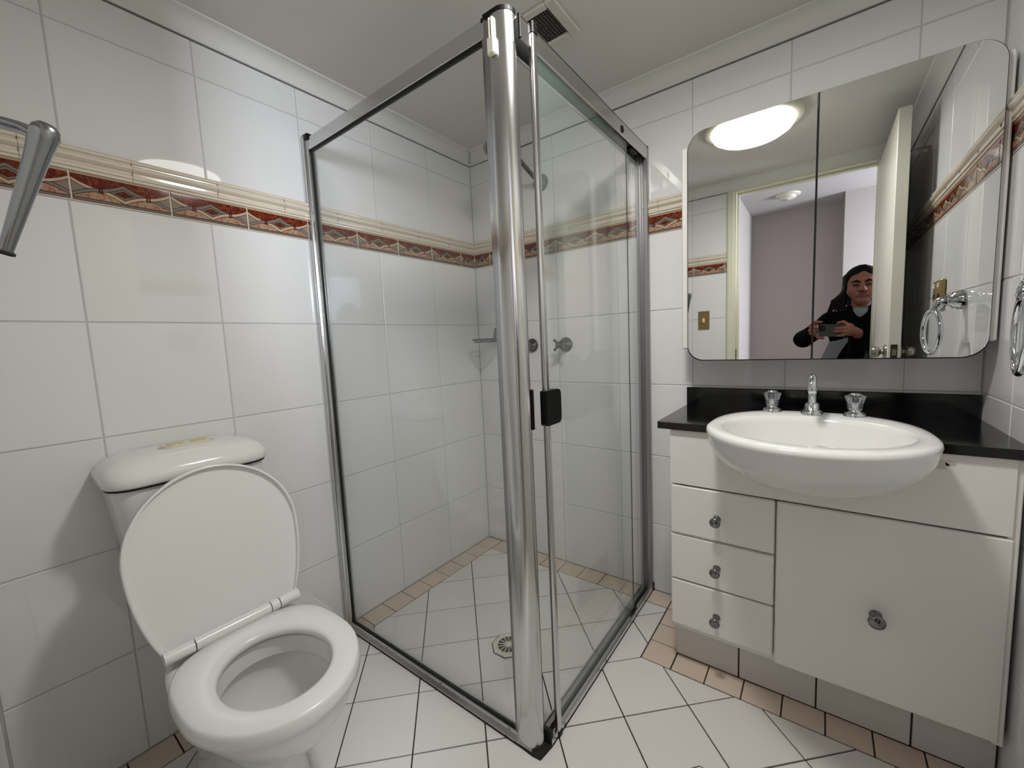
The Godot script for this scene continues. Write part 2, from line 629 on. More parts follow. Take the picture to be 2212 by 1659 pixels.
func build_room() -> void:
	# floor with its tiles: white tiles laid on the diagonal inside a border of peach tiles
	var fl := wall_slab(Vector3(-0.4, -0.5, -0.4), Vector3(W + 0.4, -0.011, D + 0.4), "floor", M.floor_grout)
	var field := PackedVector2Array([Vector2(0.325, 0.325), Vector2(3.408, 0.325), Vector2(3.408, 1.352), Vector2(5.865, 1.352), Vector2(5.865, 5.445), Vector2(0.325, 5.445)])
	var s := 0.474
	for i in range(-14, 15):
		for j in range(-14, 15):
			var c := Vector2(3.537 + s * (i + j), 2.179 + s * (i - j))
			if c.x < -1 or c.x > 7 or c.y < -1 or c.y > 7: continue
			var sq := PackedVector2Array([c, c + Vector2(s, s), c + Vector2(2 * s, 0), c + Vector2(s, -s)])
			for q in Geometry2D.intersect_polygons(sq, field):
				floor_piece(fl, q, "tile", M.floor_tile if rng.randf() < 0.6 else M.floor_tile_b)
	var pm := [M.peach, M.peach_b, M.peach_c]
	for c in cut_range(0.0, 5.77, 0.01, 0.343): floor_piece(fl, rect2(0.0, c[0], 0.322, c[1]), "border_tile", pm[rng.randi() % 3])
	for c in cut_range(0.325, 3.72, 0.325, 0.3425): floor_piece(fl, rect2(c[0], 0.0, c[1], 0.322), "border_tile", pm[rng.randi() % 3])
	for c in cut_range(0.325, 1.352, 0.325, 0.3425): floor_piece(fl, rect2(3.411, c[0], 3.735, c[1]), "border_tile", pm[rng.randi() % 3])
	for c in cut_range(3.738, W, 3.738, 0.3395): floor_piece(fl, rect2(c[0], 1.06, c[1], 1.349), "border_tile", pm[rng.randi() % 3])
	for c in cut_range(1.352, 5.77, 1.352, 0.3425): floor_piece(fl, rect2(5.868, c[0], W, c[1]), "border_tile", pm[rng.randi() % 3])
	for c in cut_range(0.325, 5.865, 0.325, 0.3425): floor_piece(fl, rect2(c[0], 5.448, c[1], 5.77), "border_tile", pm[rng.randi() % 3])
	# walls
	var wl := wall_slab(Vector3(-0.4, -0.5, -0.4), Vector3(-0.007, CEIL + 0.6, D + 0.4), "wall_left", M.grout)
	tile_wall(wl, Transform3D(Basis(Vector3(0, 0, -1), Vector3(0, 1, 0), Vector3(1, 0, 0)), Vector3.ZERO), -D, 0.0, -0.9985 * 6, -0.35 - 0.66 * 9, -0.64 - 0.655 * 9)
	var wb := wall_slab(Vector3(-0.007, -0.5, -0.4), Vector3(W + 0.007, CEIL + 0.6, -0.007), "wall_back", M.grout)
	tile_wall(wb, Transform3D(Basis(Vector3(1, 0, 0), Vector3(0, 1, 0), Vector3(0, 0, 1)), Vector3.ZERO), 0.0, W, 1.661, 1.675, -0.03)
	var wr := wall_slab(Vector3(W + 0.007, -0.5, -0.4), Vector3(W + 0.4, CEIL + 0.6, D + 0.4), "wall_right", M.grout)
	tile_wall(wr, Transform3D(Basis(Vector3(0, 0, 1), Vector3(0, 1, 0), Vector3(-1, 0, 0)), Vector3(W, 0, 0)), 0.0, D, 0.75 - 0.9985, 0.2, 0.1)
	# door wall: three pieces round the doorway
	begin()
	bx(Vector3(-0.007, -0.5, D + 0.007), Vector3(3.37, CEIL + 0.6, D + 0.4))
	bx(Vector3(5.82, -0.5, D + 0.007), Vector3(W + 0.007, CEIL + 0.6, D + 0.4))
	bx(Vector3(3.37, 6.76, D + 0.007), Vector3(5.82, CEIL + 0.6, D + 0.4))
	var wd := struct_mesh("wall_door", M.grout)
	var td := Transform3D(Basis(Vector3(-1, 0, 0), Vector3(0, 1, 0), Vector3(0, 0, -1)), Vector3(0, 0, D))
	tile_wall(wd, td, -3.24, 0.0, -3.5, -3.2, -3.3)
	tile_wall(wd, td, -W, -5.96, -7.0, -6.6, -6.5)
	wall_slab(Vector3(-0.4, CEIL, -0.4), Vector3(W + 0.4, CEIL + 0.6, D + 0.4), "ceiling", M.ceiling)
	# cornice round the ceiling
	var pr := [[-0.02, 0.0], [0.012, 0.0], [0.016, 0.018]]
	for k in 9:
		var a := PI / 2 * k / 8
		pr.append([0.016 + 0.15 * (1 - cos(a)), 0.02 + 0.142 * sin(a)])
	pr += [[0.178, 0.164], [0.18, 0.18], [0.18, 0.21], [-0.02, 0.21]]
	var cs := [[Vector3(0, 0, 0), Vector3(0, 0, 1), Vector3(1, 0, 0), D], [Vector3(0, 0, 0), Vector3(1, 0, 0), Vector3(0, 0, 1), W], [Vector3(W, 0, 0), Vector3(0, 0, 1), Vector3(-1, 0, 0), D], [Vector3(0, 0, D), Vector3(1, 0, 0), Vector3(0, 0, -1), W]]
	var n := 1
	for c in cs:
		begin()
		var rings := []
		for e in 2:
			var r := []
			for p in pr:
				var along: float = p[0] if e == 0 else c[3] - p[0]
				r.append(c[0] + c[1] * along + c[2] * p[0] + Vector3(0, 6.745 + p[1], 0))
			rings.append(r)
		loft(rings, true, true, [1])
		var tr := struct_mesh("trim_%d" % n, M.cornice)
		begin()
		bx((c[0] + c[1] * 0.004 + Vector3(0, 6.728, 0)).min(c[0] + c[1] * (c[3] - 0.004) + c[2] * 0.007 + Vector3(0, 6.747, 0)), (c[0] + c[1] * 0.004 + Vector3(0, 6.728, 0)).max(c[0] + c[1] * (c[3] - 0.004) + c[2] * 0.007 + Vector3(0, 6.747, 0)))
		commit("sealant", M.caulk, tr)
		n += 1
	# door frame: lining and architrave
	begin()
	bx(Vector3(3.37, 0, D - 0.015), Vector3(3.42, 6.72, D + 0.42), 0.006)
	bx(Vector3(5.76, 0, D - 0.015), Vector3(5.82, 6.72, D + 0.42), 0.006)
	bx(Vector3(3.37, 6.71, D - 0.015), Vector3(5.82, 6.76, D + 0.42), 0.006)
	bx(Vector3(3.42, 0, D + 0.16), Vector3(3.455, 6.71, D + 0.26), 0.004)
	bx(Vector3(3.42, 6.675, D + 0.16), Vector3(5.76, 6.71, D + 0.26), 0.004)
	var dj := struct_mesh("trim_5", M.cream)
	begin()
	bx(Vector3(3.24, 0, D - 0.05), Vector3(3.385, 6.745, D + 0.01), 0.015)
	bx(Vector3(3.262, 0, D - 0.065), Vector3(3.33, 6.745, D - 0.04), 0.012)
	bx(Vector3(5.8, 0, D - 0.05), Vector3(5.96, 6.745, D + 0.01), 0.015)
	commit("architrave", M.cream, dj)
	begin()
	bx(Vector3(3.423, 3.05, D + 0.05), Vector3(3.43, 3.28, D + 0.12), 0.002)
	commit("strike_plate", M.bronze, dj)
	# the open door, seen in the mirror
	var dr := struct("door_1", "cream painted flush door standing open beside the right wall, with knobs on both faces", "door")
	begin()
	bx(Vector3(5.765, 0.03, 3.41), Vector3(5.905, 6.66, 5.745), 0.008)
	commit("leaf", M.door_paint, dr)
	for sx in [-1.0, 1.0]:
		begin()
		var kx := 5.765 if sx < 0 else 5.905
		lathe([[0.11, -0.005], [0.11, 0.015], [0.095, 0.03], [0.04, 0.033], [0.036, 0.06], [0.045, 0.07], [0.075, 0.085], [0.085, 0.12], [0.08, 0.16], [0.06, 0.18], [0.001, 0.185]], Vector3(kx, 3.265, 3.61), Vector3(sx, 0, 0), 24)
		commit("knob", M.steel, dr)
	begin()
	bx(Vector3(5.795, 3.15, 3.403), Vector3(5.87, 3.38, 3.415), 0.003)
	var lp := commit("latch_plate", M.bronze, dr)
	begin()
	bx(Vector3(5.81, 3.22, 3.38), Vector3(5.855, 3.31, 3.41), 0.006)
	commit("latch_bolt", M.steel, lp)

func build_hall() -> void:
	var z0 := D + 0.4
	wall_slab(Vector3(2.6, -0.5, z0), Vector3(3.0, 8.0, 12.2), "wall_hall_left", M.lilac)
	wall_slab(Vector3(3.0, -0.5, 11.8), Vector3(10.4, 8.0, 12.2), "wall_hall_back", M.lilac)
	wall_slab(Vector3(5.43, -0.5, 10.75), Vector3(10.0, 8.0, 11.8), "wall_hall_nib", M.lilac)
	begin()
	bx(Vector3(10.0, -0.5, z0 - 0.4), Vector3(10.4, 4.7, 11.8))
	bx(Vector3(10.0, 6.5, z0 - 0.4), Vector3(10.4, 8.0, 11.8))
	bx(Vector3(10.0, 4.7, z0 - 0.4), Vector3(10.4, 6.5, 8.6))
	bx(Vector3(10.0, 4.7, 10.2), Vector3(10.4, 6.5, 11.8))
	struct_mesh("wall_hall_right", M.lilac)
	begin()
	bx(Vector3(W + 0.4, -0.5, z0 - 0.4), Vector3(10.0, 8.0, z0))
	bx(Vector3(3.0, CEIL + 0.6, z0 - 0.4), Vector3(W + 0.4, 8.0, z0))
	bx(Vector3(5.965, -0.01, z0 - 0.02), Vector3(W + 0.4, CEIL + 0.6, z0 + 0.01))
	bx(Vector3(3.0, -0.01, z0 - 0.02), Vector3(3.24, CEIL + 0.6, z0 + 0.01))
	bx(Vector3(3.24, 6.76, z0 - 0.02), Vector3(5.965, CEIL + 0.6, z0 + 0.01))
	struct_mesh("wall_hall_front", M.lilac)
	wall_slab(Vector3(2.6, -0.5, z0), Vector3(10.4, -0.01, 12.2), "floor_hall", M.carpet)
	wall_slab(Vector3(2.6, 7.5, z0), Vector3(10.4, 8.0, 12.2), "ceiling_hall", M.hall_ceiling)
	begin()
	for q in [[4.7, 4.78], [6.42, 6.5]]: bx(Vector3(10.05, q[0], 8.6), Vector3(10.2, q[1], 10.2), 0.01)
	for q in [[8.6, 8.68], [10.12, 10.2]]: bx(Vector3(10.05, 4.78, q[0]), Vector3(10.2, 6.42, q[1]), 0.01)
	struct_mesh("window_1", M.cream)
	begin()
	bx(Vector3(3.0, 0, 11.76), Vector3(5.43, 0.3, 11.8), 0.01)
	struct_mesh("baseboard_hall", M.cream)
	var sm := thing("smoke_detector", "round white smoke detector on the hallway ceiling, seen in the mirror", "smoke detector", Vector3(4.12, 7.5, 9.83))
	begin()
	lathe([[0.3, 0.0], [0.3, -0.03], [0.27, -0.05], [0.2, -0.055]], Vector3(4.12, 7.5, 9.83), Vector3.UP, 32)
	commit("base", M.ivory, sm)
	begin()
	lathe([[0.2, -0.05], [0.2, -0.1], [0.16, -0.13], [0.06, -0.135], [0.05, -0.15], [0.001, -0.152]], Vector3(4.12, 7.5, 9.83), Vector3.UP, 32)
	commit("cap", M.ivory, sm)

func build_shower() -> void:
	var o := thing("shower_screen", "corner shower enclosure of clear glass in polished aluminium frame with sliding door", "shower", Vector3(1.5, 0, 1.5))
	# fixed panel, facing the toilet
	begin()
	bx(Vector3(0.0, 0.02, 2.865), Vector3(0.075, 6.19, 2.99), 0.008)
	bx(Vector3(0.06, 0.02, 2.885), Vector3(0.13, 6.15, 2.97), 0.006)
	commit("wall_jamb", M.alu, o)
	begin()
	bx(Vector3(0.01, 6.13, 2.87), Vector3(0.14, 6.2, 2.985), 0.006)
	commit("corner_cap", M.black, o)
	begin()
	bx(Vector3(0.12, 6.02, 2.885), Vector3(2.84, 6.16, 2.965), 0.006)
	commit("top_rail", M.alu, o)
	begin()
	bx(Vector3(0.12, 0.0, 2.885), Vector3(2.84, 0.09, 2.965), 0.006)
	bx(Vector3(0.02, 0.0, 2.86), Vector3(3.0, 0.03, 2.995), 0.004)
	commit("bottom_rail", M.alu, o)
	begin()
	bx(Vector3(0.13, 0.085, 2.915), Vector3(2.82, 0.104, 2.945))
	bx(Vector3(0.13, 6.0, 2.915), Vector3(2.82, 6.025, 2.945))
	bx(Vector3(0.125, 0.09, 2.915), Vector3(0.145, 6.02, 2.945))
	bx(Vector3(2.803, 0.09, 2.915), Vector3(2.82, 6.02, 2.945))
	commit("gasket", M.rubber, o)
	begin()
	bx(Vector3(0.03, 0.0, 2.95), Vector3(2.95, 0.012, 3.0))
	commit("silicone_bead", M.dark, o)
	begin()
	bx(Vector3(0.135, 0.1, 2.922), Vector3(2.81, 6.01, 2.938))
	commit("glass_pane", M.glass, o)
	# corner post with one big round edge
	var pp := PackedVector2Array([Vector2(2.812, 2.89), Vector2(2.812, 2.962), Vector2(2.845, 2.966), Vector2(2.85, 2.985), Vector2(2.955, 2.985)])
	for k in 9:
		var a := PI / 2 * (1 - k / 8.0)
		pp.append(Vector2(2.97 + 0.1 * cos(a), 2.885 + 0.1 * sin(a)))
	pp.append_array(PackedVector2Array([Vector2(3.07, 2.868), Vector2(3.0, 2.868), Vector2(3.0, 2.89)]))
	var toy := func(v: Vector2, h: float) -> Vector3: return Vector3(v.x, h, v.y)
	begin()
	prism(pp, toy, 0.02, 6.14, 2)
	st.set_smooth_group(-1)
	commit("corner_post", M.alu, o)
	begin()
	prism(Geometry2D.offset_polygon(pp, 0.004)[0], toy, 6.135, 6.165)
	commit("post_cap", M.black, o)
	begin()
	prism(PackedVector2Array([Vector2(2.80, 2.86), Vector2(2.80, 2.995), Vector2(3.02, 3.005), Vector2(3.10, 2.995), Vector2(3.125, 2.82), Vector2(2.99, 2.82)]), toy, 0.0, 0.02)
	commit("post_foot", M.dark, o)
	begin()
	bx(Vector3(2.905, 5.95, 2.985), Vector3(2.96, 6.1, 3.0), 0.004)
	bx(Vector3(2.915, 5.95, 2.995), Vector3(2.93, 6.1, 3.012), 0.004)
	bx(Vector3(2.94, 5.95, 2.995), Vector3(2.953, 6.1, 3.012), 0.004)
	bx(Vector3(2.9, 5.83, 2.985), Vector3(2.975, 5.96, 3.025), 0.012)
	commit("clip", M.clip, o, "clear plastic clip near the top of the corner post")
	begin()
	bx(Vector3(3.03, 2.93, 2.845), Vector3(3.088, 3.27, 2.872), 0.006)
	commit("catch", M.black, o)
	# sliding side, facing the vanity
	begin()
	bx(Vector3(3.092, 5.955, 0.03), Vector3(3.112, 6.115, 2.87), 0.006)
	bx(Vector3(2.965, 6.098, 0.03), Vector3(3.112, 6.118, 2.87), 0.004)
	bx(Vector3(2.965, 5.92, 0.03), Vector3(2.98, 6.115, 2.87), 0.004)
	bx(Vector3(2.97, 5.92, 0.03), Vector3(3.0, 5.935, 2.87), 0.003)
	commit("top_track", M.alu, o)
	for q in [[Vector3(2.96, 5.94, 0.005), Vector3(3.118, 6.122, 0.04)], [Vector3(3.088, 5.95, 2.855), Vector3(3.118, 6.13, 2.873)]]:
		begin()
		bx(q[0], q[1], 0.006)
		commit("track_end_cap", M.black, o)
	for q in [[Vector3(2.995, 5.93, 0.6), Vector3(3.088, 6.07, 0.98)], [Vector3(3.02, 5.93, 0.3), Vector3(3.085, 6.0, 0.52)]]:
		begin()
		bx(q[0], q[1], 0.02)
		commit("roller_block", M.black, o)
	begin()
	lathe([[0.04, -0.004], [0.04, 0.006], [0.03, 0.01]], Vector3(3.112, 6.02, 0.88), Vector3(1, 0, 0), 20)
	commit("screw_cap", M.black, o)
	begin()
	bx(Vector3(2.975, 0.0, 0.02), Vector3(3.125, 0.03, 2.83), 0.004)
	bx(Vector3(3.105, 0.0, 0.02), Vector3(3.125, 0.075, 2.83), 0.005)
	bx(Vector3(2.975, 0.0, 0.02), Vector3(2.99, 0.1, 2.83), 0.005)
	commit("bottom_track", M.alu, o)
	begin()
	bx(Vector3(3.015, 0.028, 0.03), Vector3(3.055, 0.036, 2.82))
	bx(Vector3(2.965, 0.0, 0.0), Vector3(3.135, 0.12, 0.035), 0.006)
	bx(Vector3(2.99, 0.03, 0.62), Vector3(3.1, 0.1, 0.72), 0.01)
	bx(Vector3(2.97, 0.0, 2.8), Vector3(3.12, 0.15, 2.84), 0.006)
	commit("track_liner", M.rubber, o)
	begin()
	bx(Vector3(2.975, 0.02, 0.0), Vector3(3.04, 6.1, 0.075), 0.006)
	bx(Vector3(3.03, 0.02, 0.0), Vector3(3.07, 6.1, 0.05), 0.004)
	bx(Vector3(3.062, 0.02, 0.0), Vector3(3.12, 6.1, 0.07), 0.006)
	bx(Vector3(2.985, 0.02, 0.06), Vector3(3.02, 6.1, 0.12), 0.006)
	commit("wall_jamb", M.alu_dull, o)
	begin()
	bx(Vector3(2.995, 0.05, 0.115), Vector3(3.011, 5.96, 0.99))
	commit("glass_pane", M.glass, o)
	begin()
	bx(Vector3(3.074, 0.06, 0.70), Vector3(3.09, 5.97, 2.70))
	var dg := commit("sliding_door", M.glass, o, "clear sliding glass panel slightly open at the corner post")
	begin()
	prism(rrect(3.088, 2.66, 3.132, 2.728, [0.008, 0.02, 0.02, 0.008], 5), toy, 0.05, 6.06, 2)
	commit("stile", M.alu, dg)
	for q in [[6.06, 6.14], [0.012, 0.055]]:
		begin()
		prism(rrect(3.084, 2.655, 3.137, 2.733, [0.008, 0.02, 0.02, 0.008], 5), toy, q[0], q[1])
		commit("stile_cap", M.black, dg)
	begin()
	var tox := func(v: Vector2, h: float) -> Vector3: return Vector3(h, v.y, v.x)
	prism(rrect(2.52, 2.945, 2.76, 3.245, [0.05, 0.02, 0.02, 0.05], 5), tox, 3.09, 3.155)
	prism(rrect(2.75, 2.96, 2.775, 3.245, [0.0, 0.01, 0.01, 0.0], 3), tox, 3.10, 3.15)
	commit("handle", M.black, dg, "black plastic door handle")
	begin()
	bx(Vector3(3.077, 0.06, 0.692), Vector3(3.087, 5.95, 0.702))
	commit("edge_seal", M.dark, dg)

	# fittings on the shower walls
	var h := thing("overhead_shower", "chrome shower head on a long arm from the back wall, mostly behind corner post", "shower head", Vector3(1.45, 6.1, 0.0))
	begin()
	lathe([[0.13, 0.0], [0.13, 0.02], [0.11, 0.05], [0.06, 0.075], [0.055, 0.11]], Vector3(1.45, 6.1, 0), Vector3(0, 0, 1), 28)
	commit("flange", M.smoky, h)
	begin()
	tube(spline([Vector3(1.45, 6.1, 0.05), Vector3(1.45, 6.12, 0.15), Vector3(1.45, 6.26, 0.55), Vector3(1.45, 6.37, 0.93), Vector3(1.45, 6.37, 1.04), Vector3(1.45, 6.33, 1.1)], 5), 0.034, 12)
	commit("arm", M.smoky, h)
	begin()
	lathe([[0.03, -0.02], [0.05, 0.02], [0.06, 0.06], [0.09, 0.1], [0.115, 0.15], [0.115, 0.17], [0.1, 0.18], [0.001, 0.18]], Vector3(1.45, 6.33, 1.09), Vector3(0, -0.8, 0.6), 28)
	commit("rose", M.smoky, h)
	var tap := thing("shower_tap", "chrome cross-handle shower tap beside the corner post, the one nearer the soap dish", "tap", Vector3(1.165, 3.6, 0.0), "shower taps on the back wall")
	shower_tap(tap, Vector3(1.165, 3.6, 0.0))
	dup(tap, "shower_tap", Vector3(1.80, 3.595, 0.0), "chrome cross-handle shower tap seen through the sliding glass, farther from the soap dish")
	var sd := thing("soap_dish", "chrome wire soap dish on the tiled wall inside the shower", "soap dish", Vector3(0.48, 3.85, 0.0))
	begin()
	lathe([[0.09, 0.0], [0.09, 0.025], [0.07, 0.05], [0.03, 0.06], [0.028, 0.1]], Vector3(0.48, 3.87, 0), Vector3(0, 0, 1), 24)
	commit("mount", M.smoky, sd)
	begin()
	tube([Vector3(0.48, 3.87, 0.08), Vector3(0.48, 3.84, 0.12), Vector3(0.48, 3.74, 0.13)], 0.02, 10)
	commit("arm", M.smoky, sd)
	begin()
	var path := []
	for p in rrect(0.28, 0.06, 0.68, 0.52, [0.08, 0.08, 0.08, 0.08], 5): path.append(Vector3(p.x, 3.735, p.y))
	tube(path, 0.014, 8, true)
	var path2 := []
	for p in rrect(0.31, 0.1, 0.65, 0.48, [0.07, 0.07, 0.07, 0.07], 5): path2.append(Vector3(p.x, 3.695, p.y))
	tube(path2, 0.01, 8, true)
	for k in 7: tube([Vector3(0.335 + 0.048 * k, 3.73, 0.06), Vector3(0.335 + 0.048 * k, 3.695, 0.1), Vector3(0.335 + 0.048 * k, 3.695, 0.48), Vector3(0.335 + 0.048 * k, 3.73, 0.52)], 0.007, 6)
	commit("basket", M.smoky, sd)
	# floor wastes
	var fw := thing("floor_waste", "cream octagonal floor drain with a spoked round grate inside the shower", "drain", Vector3(2.03, 0.0, 2.05))
	waste(fw, Vector3(2.03, 0.0, 2.05))
	dup(fw, "floor_waste", Vector3(4.33, 0.0, 2.46), "octagonal floor drain in the tiles before the vanity, at the lower edge")

func shower_tap(o: Node3D, b: Vector3) -> void:
	begin()
	lathe([[0.115, 0.0], [0.115, 0.012], [0.105, 0.03], [0.06, 0.07], [0.045, 0.09], [0.045, 0.16]], b, Vector3(0, 0, 1), 28)
	commit("flange", M.smoky, o)
	begin()
	lathe([[0.04, 0.15], [0.05, 0.17], [0.05, 0.24], [0.03, 0.27], [0.001, 0.272]], b, Vector3(0, 0, 1), 20)
	for k in 4:
		var a := PI / 4 + PI / 2 * k
		var d := Vector3(cos(a), sin(a), 0)
		tube([b + Vector3(0, 0, 0.21) + d * 0.03, b + Vector3(0, 0, 0.215) + d * 0.08, b + Vector3(0, 0, 0.225) + d * 0.115], [0.02, 0.018, 0.026], 10)
	commit("cross_handle", M.smoky, o)

func waste(o: Node3D, b: Vector3) -> void:
	var oc := func(r: float) -> PackedVector2Array:
		var q := PackedVector2Array()
		for k in 8: q.append(Vector2(b.x, b.z) + Vector2(cos(PI / 4 * k + 0.35), sin(PI / 4 * k + 0.35)) * r)
		return q
	var toy := func(v: Vector2, h: float) -> Vector3: return Vector3(v.x, h, v.y)
	begin()
	prism(oc.call(0.218), toy, -0.004, 0.003)
	commit("joint", M.floor_grout, o)
	begin()
	prism(oc.call(0.203), toy, -0.002, 0.01)
	lathe([[0.155, 0.008], [0.155, 0.02], [0.14, 0.022], [0.135, 0.012]], b, Vector3.UP, 36)
	commit("plate", M.ivory, o)
	begin()
	lathe([[0.136, 0.0125], [0.05, 0.0125], [0.001, 0.0125]], b, Vector3.UP, 32)
	commit("pit", M.black, o)
	begin()
	lathe([[0.04, 0.012], [0.04, 0.02], [0.024, 0.02], [0.022, 0.014]], b, Vector3.UP, 20)
	for k in 14:
		var d := Vector3(cos(TAU * k / 14), 0, sin(TAU * k / 14))
		tube([b + d * 0.035 + Vector3(0, 0.0165, 0), b + d * 0.14 + Vector3(0, 0.0165, 0)], 0.0055, 6)
	commit("grate", M.ivory, o)

func egg(y: float, cx: float, cz: float, af: float, ab: float, b: float, nb := 2.0, n := 72) -> Array:
	var r := []
	for j in n:
		var a := TAU * j / n
		var c := cos(a)
		var s := sin(a)
		if c >= 0:
			r.append(Vector3(cx + af * c, y, cz + b * s))
		else:
			r.append(Vector3(cx - ab * pow(-c, 2.0 / nb), y, cz + b * signf(s) * pow(absf(s), 2.0 / nb)))
	return r

func rbox(y: float, x0: float, x1: float, z0: float, z1: float, rb: float, rf: float) -> Array:
	var r := []
	for p in rrect(x0, z0, x1, z1, [rb, rf, rf, rb], 8): r.append(Vector3(p.x, y, p.y))
	return r

func build_toilet() -> void:
	var cz := 4.49
	var o := thing("toilet", "white toilet with its lid raised against the cistern on the left wall", "toilet", Vector3(1.0, 0, cz))
	# pan outside and inside
	begin()
	var rings := [egg(0.0, 1.15, cz, 0.62, 0.75, 0.34, 3.5), egg(0.06, 1.15, cz, 0.6, 0.75, 0.33, 3.5), egg(0.45, 1.15, cz, 0.55, 0.78, 0.29, 3.2), egg(0.72, 1.25, cz, 0.68, 0.85, 0.33, 3.0), egg(0.95, 1.42, cz, 0.83, 0.9, 0.44, 2.8), egg(1.1, 1.55, cz, 0.82, 0.95, 0.51, 2.8), egg(1.2, 1.62, cz, 0.77, 1.0, 0.545, 2.8), egg(1.262, 1.65, cz, 0.74, 1.02, 0.55, 2.8),
		egg(1.275, 1.66, cz, 0.7, 1.0, 0.52, 2.6), egg(1.275, 1.76, cz, 0.5, 0.5, 0.4), egg(1.26, 1.76, cz, 0.47, 0.47, 0.375), egg(1.12, 1.76, cz, 0.47, 0.47, 0.375), egg(1.115, 1.76, cz, 0.5, 0.5, 0.4), egg(1.08, 1.75, cz, 0.52, 0.52, 0.42), egg(0.9, 1.72, cz, 0.47, 0.47, 0.37), egg(0.72, 1.66, cz, 0.33, 0.36, 0.26), egg(0.66, 1.62, cz, 0.18, 0.2, 0.16)]
	loft(rings, true, true, [1, 1, 1, 1, 1, 1, 1, 1, 2, 2, 3, 4, 5, 5, 5, 5, 5], false, 1)
	commit("pan", M.china, o)
	begin()
	loft([egg(0.672, 1.62, cz, 0.18, 0.2, 0.16), egg(0.677, 1.62, cz, 0.19, 0.21, 0.165)])
	commit("water", M.water, o)
	# seat
	begin()
	var sr := []
	for q in [[1.245, 0.94], [1.255, 1.0], [1.29, 1.0], [1.325, 0.985], [1.348, 0.955], [1.36, 0.9], [1.366, 0.6], [1.364, 0.2], [1.356, 0.06], [1.34, 0.01], [1.31, 0.0], [1.29, 0.03]]:
		var w: float = q[1]
		sr.append(blend(egg(q[0], 1.78, cz, 0.43, 0.45, 0.36), egg(q[0], 1.72, cz, 0.69, 0.66, 0.58, 3.2), w))
	loft(sr, false, false, [], true)
	commit("seat", M.plastic, o)
	# lid, leaning back on the cistern
	var hx := Vector3(1.03, 1.36, cz)
	var up := Vector3(-0.19, 1, 0).normalized()
	var out := Vector3(up.y, -up.x, 0)
	var outline := func(k: float) -> PackedVector2Array:
		var q := PackedVector2Array()
		var c := 0.72
		for j in 41:
			var a := -PI / 2 * 0.0 + PI * j / 40.0
			q.append(Vector2(cos(a) * (0.635 - k), c + sin(a) * (0.65 - k)))
		var low := 0.0
		for j in 17:
			var s := c * (1.0 - (j + 1) / 17.0)
			q.append(Vector2(-(0.635 - k) * sqrt(maxf(0.0, 1.0 - pow((c - s) / 1.14, 2))), maxf(s, k * 0.6)))
		for j in 17:
			var s := c * j / 17.0
			q.append(Vector2((0.635 - k) * sqrt(maxf(0.0, 1.0 - pow((c - s) / 1.14, 2))), maxf(s, k * 0.6)))
		return q
	var at := func(k: float, h: float) -> Array:
		var r := []
		for p in outline.call(k): r.append(hx + Vector3(0, 0, 1) * p.x + up * (p.y + 0.02) + out * h)
		return r
	begin()
	loft([at.call(0.06, -0.1), at.call(0.02, -0.085), at.call(0.0, -0.05), at.call(0.0, 0.0), at.call(0.006, 0.008), at.call(0.018, 0.006), at.call(0.024, -0.03), at.call(0.06, -0.034)], true, true, [1, 1, 1, 2, 2, 3, 4])
	commit("lid", M.plastic, o)
	for q in [[-0.5, -0.335], [-0.325, -0.26], [-0.25, 0.3], [0.31, 0.5]]:
		begin()
		tube([hx + Vector3(0.035, 0.03, q[0]), hx + Vector3(0.035, 0.03, q[1])], 0.05, 20)
		commit("hinge", M.plastic, o)
	# cistern
	begin()
	loft([rbox(1.28, 0.02, 0.46, cz - 0.36, cz + 0.38, 0.03, 0.12), rbox(1.34, 0.01, 0.5, cz - 0.4, cz + 0.42, 0.03, 0.14), rbox(2.0, 0.01, 0.57, cz - 0.5, cz + 0.51, 0.03, 0.17), rbox(2.63, 0.01, 0.61, cz - 0.55, cz + 0.58, 0.03, 0.18)], true, true)
	commit("cistern", M.china, o)
	begin()
	loft([rbox(2.622, 0.02, 0.632, cz - 0.568, cz + 0.602, 0.03, 0.19), rbox(2.645, 0.02, 0.632, cz - 0.568, cz + 0.602, 0.03, 0.19)])
	commit("lid_joint", M.dark, o)
	begin()
	loft([rbox(2.642, 0.005, 0.64, cz - 0.575, cz + 0.61, 0.03, 0.2), rbox(2.66, 0.005, 0.655, cz - 0.59, cz + 0.625, 0.03, 0.21), rbox(2.73, 0.005, 0.645, cz - 0.58, cz + 0.615, 0.03, 0.21), rbox(2.79, 0.005, 0.60, cz - 0.545, cz + 0.58, 0.03, 0.2), rbox(2.835, 0.005, 0.50, cz - 0.46, cz + 0.5, 0.03, 0.19), rbox(2.857, 0.005, 0.38, cz - 0.35, cz + 0.39, 0.03, 0.17), rbox(2.862, 0.06, 0.3, cz - 0.25, cz + 0.3, 0.03, 0.1)])
	var cl := commit("cistern_lid", M.china, o)
	begin()
	var toy := func(v: Vector2, h: float) -> Vector3: return Vector3(v.x, h, v.y)
	prism(rrect(0.15, cz - 0.22, 0.35, cz + 0.2, [0.095, 0.095, 0.095, 0.095]), toy, 2.85, 2.872)
	prism(rrect(0.165, cz - 0.2, 0.335, cz + 0.18, [0.08, 0.08, 0.08, 0.08]), toy, 2.86, 2.88)
	commit("button_plate", M.ivory, cl)
	for q in [-0.1, 0.08]:
		begin()
		lathe([[0.065, 2.878], [0.065, 2.882], [0.055, 2.887], [0.001, 2.888]], Vector3(0.25, 0, cz + q), Vector3.UP, 24)
		commit("flush_button", M.gold, cl)

func blend(a: Array, b: Array, w: float) -> Array:
	var r := []
	for i in a.size(): r.append(a[i].lerp(b[i], w))
	return r

